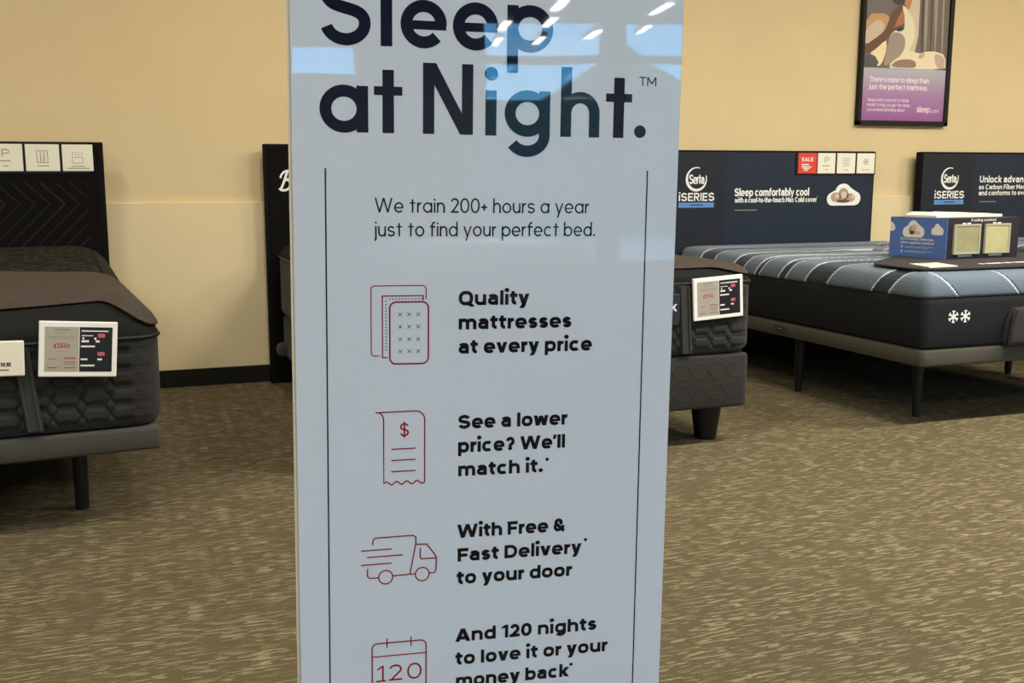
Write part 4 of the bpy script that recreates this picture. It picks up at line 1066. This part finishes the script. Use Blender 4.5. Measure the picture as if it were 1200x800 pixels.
LAY = [((112, 100, 92), [[(100, 900), (1100, 900), (1100, -290), (100, -290)]]),
       ((214, 192, 160), [[(600, -280), (760, -280), (700, 590), (560, 590)]]),
       ((196, 150, 98), [[(120, 160), (400, 150), (360, 330), (120, 560)]]),
       ((112, 98, 84), [[(750, -290), (1090, -290), (1040, 620), (700, 590)]]),
       ((158, 142, 124), [[(800, -290), (840, -290), (800, 580), (770, 570)], [(905, -290), (960, -290), (905, 580), (890, 570)], [(1010, -290), (1030, -290), (985, 600), (965, 590)]]),
       ((60, 52, 46), [[(770, -290), (795, -290), (755, 570), (735, 570)], [(880, -290), (895, -290), (850, 580), (838, 575)]]),
       ((206, 180, 152), [[(120, 330), (270, 205), (345, 290), (290, 400), (120, 520)]]),
       ((240, 216, 162), [[(130, 640), (350, 420), (360, 540), (300, 725), (230, 725)]]),
       ((84, 78, 76), [[(95, 620), (215, 590), (290, 725), (90, 770)]]),
       ((232, 218, 180), [[(530, 65), (565, 75), (600, 130), (655, 200), (665, 280), (672, 400), (640, 475), (600, 560), (560, 640), (380, 720), (320, 720), (360, 520), (400, 380), (440, 330), (540, 345), (560, 270), (535, 160)]]),
       ((160, 142, 124), [[(320, 720), (360, 520), (400, 385), (450, 350), (530, 370), (570, 450), (540, 580), (400, 720)]]),
       ((104, 66, 44), [[(530, 60), (470, 78), (420, 130), (380, 230), (340, 330), (270, 400), (180, 460), (100, 530), (100, 615), (200, 575), (310, 475), (400, 385), (450, 330), (540, 310), (558, 220), (540, 150)]]),
       ((172, 108, 66), [[(540, 110), (556, 190), (546, 275), (470, 285), (430, 320), (468, 230), (505, 150)]]),
       ((40, 28, 22), [[(450, 320), (550, 295), (530, 340), (480, 350)]]),
       ((192, 132, 84), [[(540, -40), (650, -40), (625, 60), (600, 115), (558, 70)]]),
       ((70, 50, 40), [[(425, 20), (400, -90), (480, -190), (600, -200), (650, -130), (640, -40), (570, -20), (545, 50), (475, 68)]]),
       ((236, 216, 182), [[(380, 770), (400, 690), (480, 635), (570, 565), (640, 560), (720, 590), (800, 562), (910, 560), (1015, 605), (1010, 790)]]),
       ((150, 120, 102), [[(395, 740), (430, 690), (500, 655), (600, 650), (670, 670), (685, 730), (640, 750)]]),
       ((196, 168, 146), [[(880, 585), (960, 600), (1004, 640), (995, 760), (905, 745)], [(720, 590), (790, 575), (760, 640), (700, 640)]])]
b1 = MB(); mats_ = []
def chaikin(p, k=1):
    for _ in range(k):
        q = []
        for i in range(len(p)):
            a_, c_ = p[i], p[(i+1) % len(p)]
            q += [(a_[0]*.75+c_[0]*.25, a_[1]*.75+c_[1]*.25), (a_[0]*.25+c_[0]*.75, a_[1]*.25+c_[1]*.75)]
        p = q
    return p
lim = lambda q: (max(-W2+.021, min(W2-.029, q[0])), max(.3655, min(PH-.026, q[1])))
for i, (colr, ps) in enumerate(LAY):
    mats_.append(pc(*colr)); b1.flat([[lim(PP(*q)) for q in (p if i == 0 else chaikin(p))] for p in ps], (0, .0035, 0), SU, SV, .0002*i, i)
b1.build('bedroom_picture', mats_, r0, recalc=False)
def PQ(px, py): return PP((px-1000)*9.408, py*9.408)
b1 = MB(); tl = []
for tx, x0, x1, py, xh in (("There's more to sleep than", 1018.8, 1087.8, 96.2, .0255), ('just the perfect mattress.', 1018, 1086.5, 104.9, .0255), ('Sleep.com is your sort of sleep', 1016.5, 1063.8, 118.8, .0155), ('meant to help you get the sleep', 1016.2, 1064.6, 124.6, .0155), ("you've been dreaming about.", 1015.8, 1059.5, 130.3, .0155)):
    a, c = PQ(x0, py), PQ(x1, py); tl += text_line(tx, THIN if xh < .02 else dict(BOLD, w=.22), a[0], c[0], (a[1]+c[1])/2-.003, xh, .17)
a, c, d_ = PQ(1073, 131.5), PQ(1088.5, 131.5), PQ(1098.8, 131.5)
tl += text_line('sleep', dict(BOLD, w=.2), a[0], c[0], a[1]-.004, .030, .12) + text_line('.com', THIN, c[0]+.006, d_[0], a[1]-.004, .017, .14)
b1.flat(tl, (0, .004, 0), SU, SV, .0006); b1.build('lettering', mat('pale_pink_ink', srgb(244, 222, 226)), cp, recalc=False)

# ------------------------------------------------------------------ a pale bed behind the viewer, mirrored faintly in the sign
r0 = bed_base('bed_base', 'pale bed base behind the viewer, mirrored in the glossy sign', (1.35, -6.7, 0), 1.35, .80, 1.0, .20, .34, [(.6, -.8), (-.6, -.8), (.6, .8), (-.6, .8)], mat('light_grey_linen', srgb(190, 188, 184), .9), rc=.04)
r0 = empty('mattress', (1.35, -6.7, 0), 1.35); tag(r0, 'white mattress behind the viewer, mirrored in the glossy sign', 'mattress')
b1 = MB(); cushion(b1, .79, .99, [(.2, .341), (.01, .343), (0, .37), (0, .56), (.008, .60), (.03, .625), (.08, .635), (.3, .64), (.77, .64)], .08, kf=12, ks=12, kh=12, ka=6); b1.build('cover', mat('white_cover', srgb(236, 236, 238), .8), r0)
